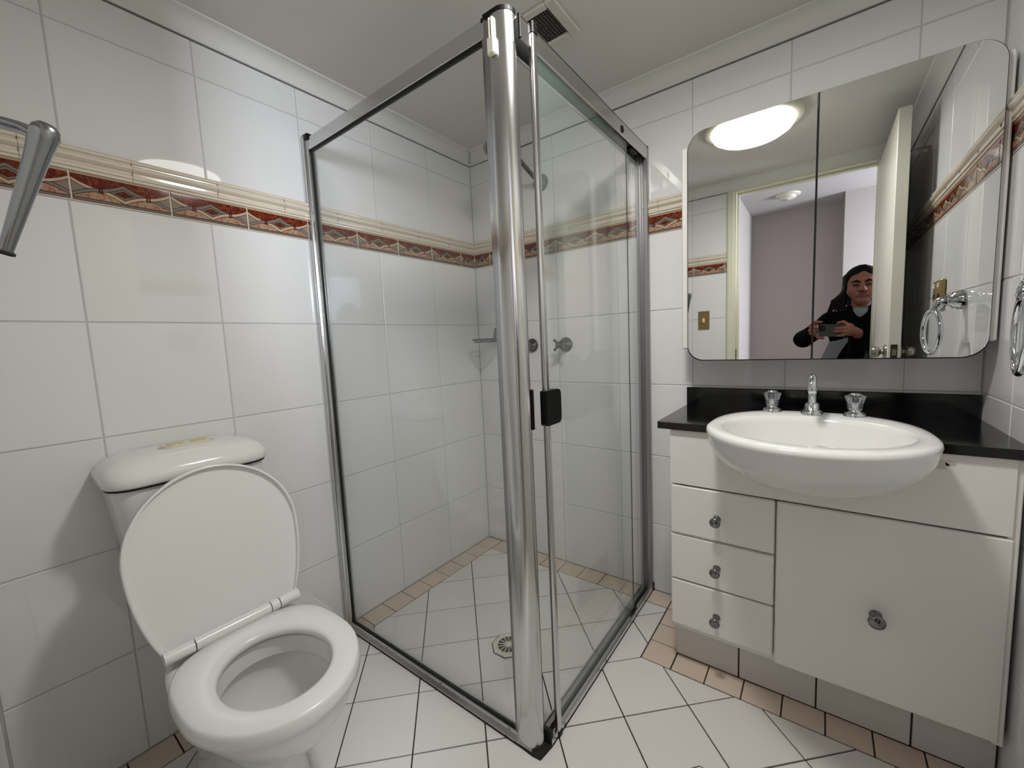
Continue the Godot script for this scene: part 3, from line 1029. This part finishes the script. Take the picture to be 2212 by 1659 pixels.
func basin_ring(y: float, cz: float, rx: float, rf: float, rb: float, nb := 2.0) -> Array:
	var r := []
	for j in 72:
		var a := TAU * j / 72
		var c := cos(a)
		var s := sin(a)
		var e := 2.0 if s >= 0 else 2.0 / nb * 1.0
		if s >= 0: r.append(Vector3(4.92 + rx * c, y, cz + rf * s))
		else: r.append(Vector3(4.92 + rx * signf(c) * pow(absf(c), 2.0 / nb), y, cz - rb * pow(absf(s), 2.0 / nb)))
	return r

func build_vanity() -> void:
	var o := thing("vanity_cabinet", "white lacquered vanity cabinet with three drawers and one wide door under black top", "cabinet", Vector3(4.95, 0, 0.6))
	begin()
	bx(Vector3(3.725, 0.43, 0.0), Vector3(3.785, 2.67, 1.185), 0.004)
	bx(Vector3(6.10, 0.43, 0.0), Vector3(6.16, 2.67, 1.235), 0.006)
	bx(Vector3(3.785, 0.43, 0.0), Vector3(6.10, 0.49, 1.185))
	bx(Vector3(3.785, 0.49, 0.0), Vector3(6.10, 2.67, 0.04))
	bx(Vector3(4.65, 0.49, 0.04), Vector3(4.71, 2.06, 1.185))
	commit("carcass", M.lacquer, o)
	# apron with a bay for the basin
	var bay := PackedVector2Array()
	for j in 41:
		var a := PI + PI * j / 40.0
		bay.append(Vector2(4.92 + 0.68 * cos(a), 2.80 + 0.42 * sin(a)))
	bay.append(Vector2(5.7, 3.2)); bay.append(Vector2(4.1, 3.2))
	var toz := func(v: Vector2, h: float) -> Vector3: return Vector3(v.x, v.y, h)
	begin()
	prism(Geometry2D.clip_polygons(rrect(3.725, 2.098, 6.12, 2.672, [0.012, 0.012, 0.012, 0.012], 3), bay)[0], toz, 1.185, 1.25)
	commit("apron", M.lacquer, o)
	# chips in the paint right of the basin
	begin()
	for q in [[5.735, 2.585, 0.038], [5.79, 2.60, 0.024], [5.70, 2.635, 0.02], [5.66, 2.61, 0.014]]:
		var bl := PackedVector2Array()
		for j in 14: bl.append(Vector2(q[0], q[1]) + Vector2(cos(TAU * j / 14) * 1.3, sin(TAU * j / 14)) * q[2] * rng.randf_range(0.7, 1.1))
		prism(bl, toz, 1.249, 1.2515)
	commit("paint_chip", mat(Color(0.8, 0.77, 0.73), 0.6), o, "patch of flaked paint beside the basin")
	var front := func(x0: float, y0: float, x1: float, y1: float, nm: String, lab: String, kx: float, ky: float, kr: float) -> void:
		begin()
		bx(Vector3(x0, y0, 1.19), Vector3(x1, y1, 1.25), 0.012)
		var d := commit(nm, M.lacquer, o, lab)
		begin()
		var c := Vector3(kx, ky, 1.25)
		lathe([[kr * 0.75, 0.0], [kr * 0.7, 0.012], [kr * 0.42, 0.025], [kr * 0.38, 0.06], [kr * 0.8, 0.085], [kr, 0.105], [kr * 0.97, 0.12], [kr * 0.6, 0.128], [0.001, 0.132]], c, Vector3(0, 0, 1), 24)
		commit("knob", M.smoky, d)
	front.call(3.725, 1.548, 4.672, 2.078, "drawer", "top drawer, worn along its lower edge", 4.18, 1.79, 0.05)
	var top_drawer := o.get_node("drawer")
	begin()
	for k in 26:
		var x := 3.74 + 0.036 * k
		var w := rng.randf_range(0.004, 0.018) if k < 16 else rng.randf_range(0.002, 0.007)
		prism(PackedVector2Array([Vector2(x, 1.545), Vector2(x + 0.04, 1.545), Vector2(x + 0.03, 1.548 + w), Vector2(x + 0.008, 1.548 + w * 0.8)]), toz, 1.235, 1.2512)
	commit("worn_edge", mat(Color(0.74, 0.71, 0.67), 0.8), top_drawer, "paint worn off along the lower edge")
	front.call(3.725, 1.03, 4.672, 1.535, "drawer", "middle drawer", 4.18, 1.26, 0.05)
	front.call(3.725, 0.5, 4.672, 1.017, "drawer", "bottom drawer", 4.18, 0.725, 0.05)
	front.call(4.688, 0.45, 6.135, 2.078, "door", "wide cupboard door with one chrome knob", 5.405, 1.225, 0.06)
	# kickboard faced with tiles
	begin()
	bx(Vector3(3.74, 0.0, 0.02), Vector3(W - 0.01, 0.44, 1.05))
	var kb := commit("kickboard", M.floor_grout, o)
	for c in [[3.72, 4.362], [4.362, 5.022], [5.022, 5.688], [5.688, 6.18]]:
		begin()
		bx(Vector3(c[0] + 0.007, 0.006, 1.03), Vector3(c[1] - 0.007, 0.47, 1.068), 0.006)
		commit("kick_tile", M.kick, kb)
	# black stone top with a bay for the basin, and its upstand
	var t := thing("countertop", "polished black stone vanity top with a low upstand along the wall", "countertop", Vector3(4.9, 2.68, 0.6))
	var hole := PackedVector2Array()
	for p in basin_ring(0, 1.5, 0.70, 0.7, 0.72, 2.6): hole.append(Vector2(p.x, p.z))
	var slab: PackedVector2Array = rrect(3.60, 0.005, 6.183, 1.285, [0.0, 0.0, 0.0, 0.012], 3)
	var toy := func(v: Vector2, h: float) -> Vector3: return Vector3(v.x, h, v.y)
	begin()
	for q in Geometry2D.clip_polygons(slab, hole):
		if not Geometry2D.is_polygon_clockwise(q): prism(q, toy, 2.683, 2.755)
	commit("slab", M.granite, t)
	begin()
	bx(Vector3(3.60, 2.75, 0.006), Vector3(6.172, 2.985, 0.07), 0.006)
	commit("upstand", M.granite, t)
	# basin
	var b := thing("basin", "white oval semi-recessed ceramic basin with deck for taps", "basin", Vector3(4.92, 2.3, 1.45))
	begin()
	var rings := []
	for k in range(8, -1, -1):
		var a := PI / 2 * 0.93 * k / 8.0
		rings.append(basin_ring(2.775 - 0.445 * sin(a), 1.52 - 0.12 * sin(a), 0.765 * pow(cos(a), 0.8), 0.77 * pow(cos(a), 0.75), 0.9 * pow(cos(a), 0.6), 2.4))
	rings.append(basin_ring(2.80, 1.52, 0.772, 0.78, 0.905, 2.4))
	rings.append(basin_ring(2.828, 1.52, 0.765, 0.772, 0.9, 2.4))
	rings.append(basin_ring(2.842, 1.52, 0.745, 0.75, 0.88, 2.4))
	rings.append(basin_ring(2.845, 1.52, 0.70, 0.69, 0.85, 2.3))
	rings.append(basin_ring(2.842, 1.5, 0.655, 0.6, 0.56, 2.1))
	rings.append(basin_ring(2.83, 1.5, 0.635, 0.575, 0.535, 2.1))
	rings.append(basin_ring(2.79, 1.5, 0.62, 0.56, 0.52, 2.1))
	rings.append(basin_ring(2.6, 1.48, 0.56, 0.5, 0.47, 2.1))
	rings.append(basin_ring(2.45, 1.45, 0.44, 0.38, 0.38, 2.0))
	rings.append(basin_ring(2.40, 1.42, 0.26, 0.22, 0.24, 2.0))
	rings.append(basin_ring(2.385, 1.4, 0.09, 0.09, 0.09, 2.0))
	loft(rings, true, true, [], false, 1)
	commit("bowl", M.china, b)
	begin()
	lathe([[0.07, 2.388], [0.07, 2.398], [0.05, 2.40], [0.04, 2.392]], Vector3(4.92, 0, 1.4), Vector3.UP, 20)
	commit("waste_ring", M.chrome, b)
	begin()
	for k in 8:
		var x := 4.868 + 0.0145 * k
		bx(Vector3(x, 2.748, 0.968), Vector3(x + 0.009, 2.762 + 0.003 * ((k * 5) % 3), 0.9835))
	commit("maker_mark", mat(Color(0.35, 0.35, 0.36), 0.5), b, "small grey maker's lettering on the bowl")
	# spout and taps on the deck
	var sp := thing("basin_spout", "chrome swivel spout in the middle of the basin deck", "tap", Vector3(4.925, 2.845, 0.8))
	begin()
	lathe([[0.088, 0.0], [0.088, 0.02], [0.08, 0.035], [0.06, 0.045], [0.057, 0.1], [0.045, 0.11]], Vector3(4.925, 2.845, 0.8), Vector3.UP, 28)
	commit("base", M.chrome, sp)
	begin()
	lathe([[0.036, 0.1], [0.036, 0.2]], Vector3(4.925, 2.845, 0.8), Vector3.UP, 20)
	lathe([[0.038, 0.2], [0.046, 0.205], [0.046, 0.265], [0.038, 0.27]], Vector3(4.925, 2.845, 0.8), Vector3.UP, 24)
	commit("stem", M.chrome, sp)
	begin()
	tube(spline([Vector3(4.925, 3.11, 0.8), Vector3(4.925, 3.17, 0.805), Vector3(4.925, 3.205, 0.86), Vector3(4.925, 3.215, 0.97), Vector3(4.925, 3.205, 1.08), Vector3(4.925, 3.16, 1.13), Vector3(4.925, 3.11, 1.14)], 5), 0.034, 16)
	commit("spout", M.chrome, sp)
	var bt := thing("basin_tap", "basin tap with fluted clear handle left of the spout", "tap", Vector3(4.595, 2.845, 0.74), "basin taps")
	begin()
	lathe([[0.085, 0.0], [0.085, 0.012], [0.075, 0.03], [0.05, 0.042], [0.042, 0.06]], Vector3(4.595, 2.845, 0.74), Vector3.UP, 28)
	commit("base", M.chrome, bt)
	begin()
	lathe([[0.03, 0.05], [0.026, 0.19], [0.045, 0.192], [0.045, 0.205], [0.03, 0.212], [0.001, 0.213]], Vector3(4.595, 2.845, 0.74), Vector3.UP, 18)
	commit("stem", M.chrome, bt)
	begin()
	var cr := []
	for q in [[0.06, 0.05], [0.07, 0.055], [0.12, 0.06], [0.165, 0.074], [0.185, 0.08], [0.19, 0.07]]:
		var r := []
		for j in 32:
			var a := TAU * j / 32
			var w: float = q[1] * (1.0 if j % 4 < 2 else 0.86)
			r.append(Vector3(4.595 + cos(a) * w, 2.845 + q[0], 0.74 + sin(a) * w))
		cr.append(r)
	loft(cr, true, true, [-1, -1, -1, -1, -1])
	commit("handle", M.crystal, bt, "fluted clear acrylic handle")
	dup(bt, "basin_tap", Vector3(5.245, 2.845, 0.78), "basin tap with fluted clear handle right of the spout")

func build_mirror() -> void:
	var o := thing("mirror_cabinet", "wall cabinet with two round-cornered frameless mirror doors above the basin", "mirror cabinet", Vector3(4.9, 3.36, 0.2))
	begin()
	bx(Vector3(3.632, 3.49, 0.0), Vector3(6.168, 5.80, 0.40), 0.012)
	commit("case", M.lacquer, o)
	var toz := func(v: Vector2, h: float) -> Vector3: return Vector3(v.x, v.y, h)
	var defs := [[3.712, 4.898, [0.17, 0.006, 0.006, 0.2]], [4.916, 6.112, [0.006, 0.17, 0.2, 0.006]]]
	for q in defs:
		begin()
		prism(rrect(q[0] - 0.01, 3.349, q[1] + 0.006, 5.926, q[2], 10), toz, 0.40, MZ - 0.012)
		var d := commit("mirror_door", M.dark, o, "left mirror door" if q[0] < 4 else "right mirror door")
		begin()
		prism(rrect(q[0], 3.36, q[1], 5.92, q[2], 10), toz, MZ - 0.013, MZ)
		commit("mirror_glass", M.mirror, d)

func build_small() -> void:
	# ceiling light: a round fitting; the bulb sits inside its diffuser
	var c := Vector3(4.03, CEIL, 3.05)
	var o := thing("ceiling_light", "round white oyster ceiling light, switched on, seen in the left mirror", "ceiling light", c)
	begin()
	lathe([[0.68, 0.0], [0.68, -0.05], [0.66, -0.07], [0.57, -0.075]], c, Vector3.UP, 48)
	commit("base", M.ivory, o)
	begin()
	lathe([[0.575, -0.06], [0.575, -0.1], [0.54, -0.16], [0.45, -0.215], [0.3, -0.255], [0.15, -0.27], [0.001, -0.272]], c, Vector3.UP, 48)
	commit("diffuser", M.lamp, o)
	var l := AreaLight3D.new()
	l.name = "ceiling_light_glow"
	l.position = Vector3(0, -0.278, 0) * U
	l.rotation.x = -PI / 2
	l.area_size = Vector2(0.13, 0.13)
	l.light_color = Color(1.0, 0.994, 0.982)
	l.light_energy = 1.0
	l.area_range = 8.0
	l.shadow_enabled = true
	o.add_child(l)
	# exhaust vent
	var v := thing("exhaust_vent", "square cream exhaust fan vent with dark mesh on the ceiling above the shower", "vent", Vector3(2.6, CEIL, 1.65))
	begin()
	for q in [[Vector3(2.32, 0, 1.37), Vector3(2.43, 0, 1.94)], [Vector3(2.765, 0, 1.37), Vector3(2.875, 0, 1.94)], [Vector3(2.43, 0, 1.37), Vector3(2.765, 0, 1.455)], [Vector3(2.43, 0, 1.855), Vector3(2.765, 0, 1.94)]]:
		bx(q[0] + Vector3(0, CEIL - 0.035, 0), q[1] + Vector3(0, CEIL, 0), 0.012)
	commit("frame", M.vent, v)
	begin()
	bx(Vector3(2.42, CEIL - 0.006, 1.44), Vector3(2.775, CEIL - 0.001, 1.87))
	commit("duct", M.black, v)
	begin()
	for k in 10: bx(Vector3(2.44 + 0.034 * k, CEIL - 0.02, 1.45), Vector3(2.451 + 0.034 * k, CEIL - 0.01, 1.86))
	for k in 13: bx(Vector3(2.43, CEIL - 0.021, 1.465 + 0.032 * k), Vector3(2.77, CEIL - 0.012, 1.474 + 0.032 * k))
	commit("mesh", mat(Color(0.3, 0.28, 0.27), 0.6), v)
	# switch on the door wall, power point and towel ring on the right wall
	var s := thing("light_switch", "brass single light switch plate beside the doorway, seen in the mirror", "light switch", Vector3(2.76, 3.98, D))
	begin()
	bx(Vector3(2.645, 3.765, D - 0.03), Vector3(2.885, 4.185, D - 0.002), 0.008)
	commit("plate", M.brass, s)
	begin()
	bx(Vector3(2.735, 3.92, D - 0.05), Vector3(2.79, 4.02, D - 0.028), 0.008)
	commit("rocker", M.ivory, s)
	var pw := thing("power_point", "brass double power point on the right wall by the towel ring, seen in the mirror", "power point", Vector3(W, 4.03, 2.75))
	begin()
	bx(Vector3(W - 0.05, 3.86, 2.55), Vector3(W - 0.002, 4.2, 3.0), 0.01)
	commit("plate", M.brass, pw)
	for z in [2.65, 2.9]:
		begin()
		bx(Vector3(W - 0.065, 4.1, z - 0.03), Vector3(W - 0.045, 4.16, z + 0.03), 0.006)
		commit("rocker", M.ivory, pw)
		begin()
		bx(Vector3(W - 0.056, 3.98, z - 0.05), Vector3(W - 0.049, 4.03, z - 0.035))
		bx(Vector3(W - 0.056, 3.98, z + 0.035), Vector3(W - 0.049, 4.03, z + 0.05))
		bx(Vector3(W - 0.056, 3.91, z - 0.008), Vector3(W - 0.049, 3.955, z + 0.008))
		commit("socket_slots", M.black, pw)
	var tr := thing("towel_ring", "chrome towel ring on a curved arm on the right wall", "towel ring", Vector3(W, 3.88, 1.70))
	begin()
	lathe([[0.1, 0.0], [0.1, 0.05], [0.085, 0.06], [0.085, 0.09], [0.06, 0.1], [0.055, 0.15]], Vector3(W, 3.9, 1.70), Vector3(-1, 0, 0), 28)
	commit("mount", M.chrome, tr)
	begin()
	tube(spline([Vector3(W - 0.13, 3.9, 1.70), Vector3(W - 0.18, 3.89, 1.70), Vector3(W - 0.21, 3.84, 1.71), Vector3(W - 0.225, 3.805, 1.73), Vector3(W - 0.23, 3.81, 1.76)], 5), [0.06, 0.06, 0.06, 0.055, 0.055, 0.05, 0.05, 0.05, 0.045, 0.045, 0.045, 0.04, 0.04, 0.04, 0.04, 0.035, 0.035, 0.035, 0.03, 0.03, 0.03], 12)
	commit("arm", M.chrome, tr)
	begin()
	var path := []
	for k in 48:
		var a := TAU * k / 48
		path.append(Vector3(W - 0.23 - sin(a) * 0.033, 3.57 + cos(a) * 0.235, 1.76 + sin(a) * 0.235))
	tube(path, 0.024, 12, true)
	commit("ring", M.chrome, tr)
	# hook by the door, upper left
	var hk := thing("robe_hook", "chrome hook with rounded end and tapered drop beside the toilet, upper left", "hook", Vector3(2.2, 4.6, D))
	begin()
	tube(spline([Vector3(2.2, 4.66, D - 0.01), Vector3(2.22, 4.66, 5.62), Vector3(2.3, 4.645, 5.5), Vector3(2.42, 4.60, 5.41), Vector3(2.52, 4.545, 5.375)], 6), 0.024, 14)
	commit("arm", M.satin, hk)
	begin()
	var k0 := Vector3(2.545, 4.548, 5.365)
	var k1 := Vector3(2.46, 4.152, 5.49)
	lathe([[0.001, -0.05], [0.025, -0.045], [0.04, -0.028], [0.044, -0.004], [0.042, 0.02], [0.037, 0.07], [0.03, 0.22], [0.0235, 0.4], [0.021, 0.475]], k0, k1 - k0, 24)
	commit("drop", M.satin, hk)
	begin()
	lathe([[0.02, 0.47], [0.028, 0.475], [0.028, 0.485], [0.018, 0.488]], k0, k1 - k0, 24)
	commit("end_cap", M.dark, hk)
	begin()
	lathe([[0.11, 0.0], [0.11, 0.02], [0.08, 0.035]], Vector3(2.2, 4.66, D), Vector3(0, 0, -1), 24)
	commit("flange", M.satin, hk)

func build_person() -> void:
	var C := Vector3(4.9825, 3.665, 5.6438)
	var B := Basis.from_euler(Vector3(deg_to_rad(-5.7853), deg_to_rad(37.1329), deg_to_rad(-2.6331)))
	var R := B.x
	var Up := B.y
	var F := -B.z
	var q := func(r: float, u: float, f: float) -> Vector3: return C + R * r + Up * u + F * f
	# phone: lens at the picture's viewpoint, its back turned to the room
	var ph := thing("phone", "dark phone held sideways in both hands, seen in the mirror", "phone", C)
	begin()
	var top := func(v: Vector2, h: float) -> Vector3: return C + R * v.x + Up * v.y + F * h
	prism(rrect(-0.09, -0.17, 0.43, 0.07, [0.035, 0.035, 0.035, 0.035], 6), top, -0.05, -0.022, 1)
	commit("body", M.phone, ph)
	begin()
	prism(rrect(-0.075, -0.07, 0.06, 0.055, [0.06, 0.06, 0.06, 0.06], 8), top, -0.023, -0.015, 1)
	var cb := commit("camera_bump", M.black, ph)
	begin()
	prism(rrect(-0.08, -0.16, 0.42, 0.06, [0.03, 0.03, 0.03, 0.03], 6), top, -0.052, -0.049)
	commit("screen", M.black, ph)
	begin()
	lathe([[0.02, -0.016], [0.02, -0.0125], [0.012, -0.0125]], C, F, 16)
	commit("lens", M.granite, cb)
	# the photographer
	var o := thing("person", "person with long dark hair and black jacket photographing in the doorway, seen in mirror", "person", Vector3(5.4, 0, 6.9))
	var hc := Vector3(5.63, 4.5, 6.72)
	var sL := Vector3(5.14, 3.8, 6.8)
	var sR := Vector3(6.08, 3.82, 6.9)
	var eL := Vector3(4.66, 3.44, 6.38)
	var eR := Vector3(5.56, 2.95, 6.42)
	var wL: Vector3 = q.call(-0.27, -0.13, -0.13)
	var wR: Vector3 = q.call(0.58, -0.1, -0.14)
	var hip := Vector3(5.36, 2.75, 6.98)
	begin()
	net([[hip + Vector3(-0.17, 0, 0), hip + Vector3(0.17, 0, 0), 0.28, 0.28], [hip, Vector3(5.55, 3.4, 6.9), 0.3, 0.3], [Vector3(5.4, 3.55, 6.86), Vector3(5.82, 3.57, 6.9), 0.27, 0.27],
		[sL, sR, 0.15, 0.15], [Vector3(5.62, 3.85, 6.87), Vector3(5.63, 4.2, 6.8), 0.17, 0.16], [sL, eL, 0.15, 0.12], [eL, wL, 0.11, 0.08], [sR, eR, 0.15, 0.12], [eR, wR, 0.11, 0.08],
		[hip + Vector3(-0.2, -0.1, 0), Vector3(5.2, 1.45, 6.93), 0.27, 0.18], [Vector3(5.2, 1.45, 6.93), Vector3(5.2, 0.25, 7.05), 0.17, 0.11], [Vector3(5.2, 0.12, 7.1), Vector3(5.17, 0.09, 6.7), 0.11, 0.09],
		[hip + Vector3(0.2, -0.1, 0), Vector3(5.68, 1.45, 6.93), 0.27, 0.18], [Vector3(5.68, 1.45, 6.93), Vector3(5.68, 0.25, 7.05), 0.17, 0.11], [Vector3(5.68, 0.12, 7.1), Vector3(5.72, 0.09, 6.7), 0.11, 0.09]], 0.05, 0.1)
	# head with brow, nose, cheeks, lips and ears
	var hd := func(x: float, y: float, z: float) -> Vector3: return hc + Vector3(x, y, z)
	net([[hd.call(0, 0.12, 0.06), hd.call(0, 0.1, 0.12), 0.275, 0.27], [hd.call(0, 0.0, -0.01), hd.call(0, -0.12, -0.03), 0.235, 0.205], [hd.call(0, -0.26, -0.1), hd.call(0, -0.27, -0.08), 0.13, 0.13],
		[hd.call(-0.14, -0.1, -0.12), hd.call(-0.12, -0.14, -0.12), 0.11, 0.1], [hd.call(0.14, -0.1, -0.12), hd.call(0.12, -0.14, -0.12), 0.11, 0.1],
		[hd.call(-0.11, 0.09, -0.19), hd.call(0.11, 0.09, -0.19), 0.05, 0.05], [hd.call(0, 0.05, -0.25), hd.call(0, -0.07, -0.32), 0.03, 0.045], [hd.call(-0.045, -0.085, -0.28), hd.call(0.045, -0.085, -0.28), 0.03, 0.03],
		[hd.call(-0.07, -0.185, -0.235), hd.call(0.07, -0.185, -0.235), 0.025, 0.025], [hd.call(-0.27, 0.02, 0.06), hd.call(-0.275, -0.08, 0.05), 0.04, 0.03], [hd.call(0.27, 0.02, 0.06), hd.call(0.275, -0.08, 0.05), 0.04, 0.03],
		[hd.call(0, -0.2, 0.08), Vector3(5.63, 4.1, 6.83), 0.16, 0.15]], 0.015, 0.05)
	# hands: palm, four fingers, thumb
	net([[wL, q.call(-0.2, -0.06, -0.07), 0.075, 0.09], [q.call(-0.17, 0.0, -0.05), q.call(-0.2, -0.1, -0.05), 0.06, 0.06],
		[q.call(-0.17, 0.05, -0.06), q.call(-0.15, 0.12, -0.03), 0.03, 0.029], [q.call(-0.15, 0.12, -0.03), q.call(-0.04, 0.115, -0.035), 0.029, 0.025],
		[q.call(-0.2, 0.03, -0.03), q.call(-0.22, 0.02, 0.015), 0.032, 0.03], [q.call(-0.22, 0.02, 0.015), q.call(-0.14, 0.0, -0.005), 0.029, 0.026],
		[q.call(-0.21, -0.03, -0.03), q.call(-0.235, -0.045, 0.015), 0.032, 0.03], [q.call(-0.235, -0.045, 0.015), q.call(-0.15, -0.06, -0.005), 0.028, 0.025],
		[q.call(-0.2, -0.09, -0.03), q.call(-0.225, -0.11, 0.01), 0.03, 0.027], [q.call(-0.225, -0.11, 0.01), q.call(-0.15, -0.12, -0.01), 0.026, 0.023],
		[q.call(-0.18, -0.12, -0.06), q.call(-0.1, -0.2, -0.04), 0.036, 0.032], [q.call(-0.1, -0.2, -0.04), q.call(0.0, -0.205, -0.035), 0.031, 0.026]], 0.012, 0.02)
	net([[wR, q.call(0.5, -0.05, -0.08), 0.075, 0.09], [q.call(0.49, 0.02, -0.06), q.call(0.49, -0.1, -0.06), 0.065, 0.06],
		[q.call(0.47, 0.06, -0.05), q.call(0.39, 0.115, -0.03), 0.032, 0.029], [q.call(0.39, 0.115, -0.03), q.call(0.3, 0.1, -0.02), 0.029, 0.025],
		[q.call(0.49, 0.01, -0.03), q.call(0.42, 0.0, 0.01), 0.032, 0.03], [q.call(0.42, 0.0, 0.01), q.call(0.27, -0.005, 0.006), 0.029, 0.025],
		[q.call(0.49, -0.055, -0.03), q.call(0.42, -0.06, 0.01), 0.032, 0.03], [q.call(0.42, -0.06, 0.01), q.call(0.27, -0.065, 0.006), 0.028, 0.025],
		[q.call(0.48, -0.11, -0.03), q.call(0.41, -0.135, 0.005), 0.03, 0.027], [q.call(0.41, -0.135, 0.005), q.call(0.31, -0.15, 0.0), 0.026, 0.023],
		[q.call(0.49, 0.0, -0.1), q.call(0.42, 0.03, -0.1), 0.036, 0.032], [q.call(0.42, 0.03, -0.1), q.call(0.33, 0.03, -0.08), 0.031, 0.027]], 0.012, 0.02)
	commit("body", M.skin, o)
	begin()
	var locks := [[hd.call(0, 0.16, 0.1), hd.call(0, 0.1, 0.16), 0.295, 0.29], [hd.call(0, -0.1, 0.26), hd.call(0, -0.6, 0.32), 0.26, 0.2]]
	for sx in [-1.0, 1.0]:
		# strands that fall from the parting past the cheeks
		for k in 9:
			var a := k / 8.0
			var p0: Vector3 = hd.call(sx * (0.03 + 0.05 * a), 0.40 - 0.04 * a, -0.04 + 0.2 * a)
			var p1: Vector3 = hd.call(sx * (0.215 + 0.04 * a), 0.2 + 0.03 * a, -0.06 + 0.24 * a)
			var p2: Vector3 = hd.call(sx * (0.245 + 0.03 * a), -0.08, 0.0 + 0.2 * a)
			var drop := rng.randf_range(-0.66, -0.46)
			var p3: Vector3 = hd.call(sx * (0.265 + 0.13 * a + rng.randf_range(-0.05, 0.07)), rng.randf_range(-0.34, -0.24), 0.0 + 0.12 * a)
			var p4: Vector3 = hd.call(sx * (0.27 + 0.3 * a), drop, -0.04 + 0.1 * a)
			locks += [[p0, p1, 0.04, 0.045], [p1, p2, 0.045, 0.042], [p2, p3, 0.042, 0.034], [p3, p4, 0.034, 0.008]]
	net(locks, 0.016, 0.035, [[hd.call(0, 0.03, -0.36), hd.call(0, -0.45, -0.34), 0.24, 0.235], [hd.call(0.02, 0.2, -0.26), hd.call(0.02, 0.43, -0.18), 0.13, 0.02]])
	commit("hair", M.hair, o)
	for sx in [-1.0, 1.0]:
		begin()
		tube([hd.call(sx * 0.035, 0.07, -0.25), hd.call(sx * 0.1, 0.105, -0.245), hd.call(sx * 0.175, 0.085, -0.2)], [0.016, 0.022, 0.012], 8)
		commit("eyebrow", M.hair, o)
	for sx in [-1.0, 1.0]:
		begin()
		tube([hd.call(sx * 0.05, 0.015, -0.225), hd.call(sx * 0.1, 0.025, -0.238), hd.call(sx * 0.155, 0.015, -0.212)], [0.012, 0.032, 0.012], 8)
		commit("eye", M.dark, o)
	begin()
	tube([hd.call(-0.1, -0.195, -0.232), hd.call(-0.04, -0.175, -0.262), hd.call(0.0, -0.18, -0.265), hd.call(0.04, -0.175, -0.262), hd.call(0.1, -0.195, -0.232)], [0.008, 0.018, 0.018, 0.018, 0.008], 8)
	tube([hd.call(-0.08, -0.205, -0.235), hd.call(0.0, -0.215, -0.26), hd.call(0.08, -0.205, -0.235)], [0.008, 0.022, 0.008], 8)
	commit("lips", M.lip, o)
	begin()
	net([[hip + Vector3(-0.12, 0.0, -0.02), Vector3(5.5, 3.45, 6.87), 0.325, 0.315], [Vector3(5.42, 3.6, 6.86), Vector3(5.8, 3.62, 6.88), 0.27, 0.27], [Vector3(5.6, 3.75, 6.84), Vector3(5.62, 3.96, 6.81), 0.19, 0.185]], 0.04, 0.1)
	commit("shirt", M.shirt, o, "pale grey top under the jacket")
	begin()
	net([[hip + Vector3(-0.2, -0.15, 0), hip + Vector3(0.2, -0.15, 0), 0.36, 0.36], [hip, Vector3(5.55, 3.45, 6.92), 0.39, 0.37], [Vector3(5.38, 3.6, 6.88), Vector3(5.84, 3.62, 6.92), 0.31, 0.31],
		[sL, sR, 0.2, 0.2], [sL, eL, 0.2, 0.165], [eL, wL + (eL - wL) * 0.12, 0.16, 0.12], [sR, eR, 0.2, 0.165], [eR, wR + (eR - wR) * 0.15, 0.155, 0.12],
		[Vector3(5.45, 4.02, 6.8), Vector3(5.42, 3.75, 6.66), 0.11, 0.14], [Vector3(5.8, 4.02, 6.82), Vector3(5.78, 3.75, 6.68), 0.11, 0.14], [Vector3(5.62, 4.02, 7.0), Vector3(5.62, 3.8, 7.02), 0.16, 0.2]], 0.045, 0.1,
		[[Vector3(5.64, 4.12, 6.52), Vector3(5.5, 3.5, 6.40), 0.085, 0.07], [Vector3(5.5, 3.5, 6.40), Vector3(5.25, 2.4, 6.42), 0.07, 0.1]])
	commit("jacket", M.jacket, o, "black open jacket")
	begin()
	net([[hip + Vector3(-0.17, -0.05, 0), hip + Vector3(0.17, -0.05, 0), 0.31, 0.31], [hip + Vector3(-0.2, -0.1, 0), Vector3(5.2, 1.45, 6.93), 0.3, 0.21], [Vector3(5.2, 1.45, 6.93), Vector3(5.2, 0.3, 7.05), 0.2, 0.16],
		[hip + Vector3(0.2, -0.1, 0), Vector3(5.68, 1.45, 6.93), 0.3, 0.21], [Vector3(5.68, 1.45, 6.93), Vector3(5.68, 0.3, 7.05), 0.2, 0.16]], 0.05, 0.06)
	commit("trousers", M.trousers, o)
	for x in [[5.2, 5.17], [5.68, 5.72]]:
		begin()
		net([[Vector3(x[0], 0.13, 7.12), Vector3(x[1], 0.11, 6.68), 0.135, 0.115], [Vector3(x[0], 0.13, 7.08), Vector3(x[0], 0.26, 7.06), 0.14, 0.13]], 0.03, 0.05)
		commit("shoe", M.black, o)
	begin()
	var rp := []
	var rc: Vector3 = q.call(0.445, -0.057, -0.006)
	var ax: Vector3 = (q.call(0.42, -0.06, 0.01) - q.call(0.49, -0.055, -0.03)).normalized()
	var fr := frame(ax)
	for k in 20: rp.append(rc + fr * Vector3(cos(TAU * k / 20) * 0.035, 0, sin(TAU * k / 20) * 0.035))
	tube(rp, 0.006, 6, true)
	commit("finger_ring", M.brass, o, "gold ring")
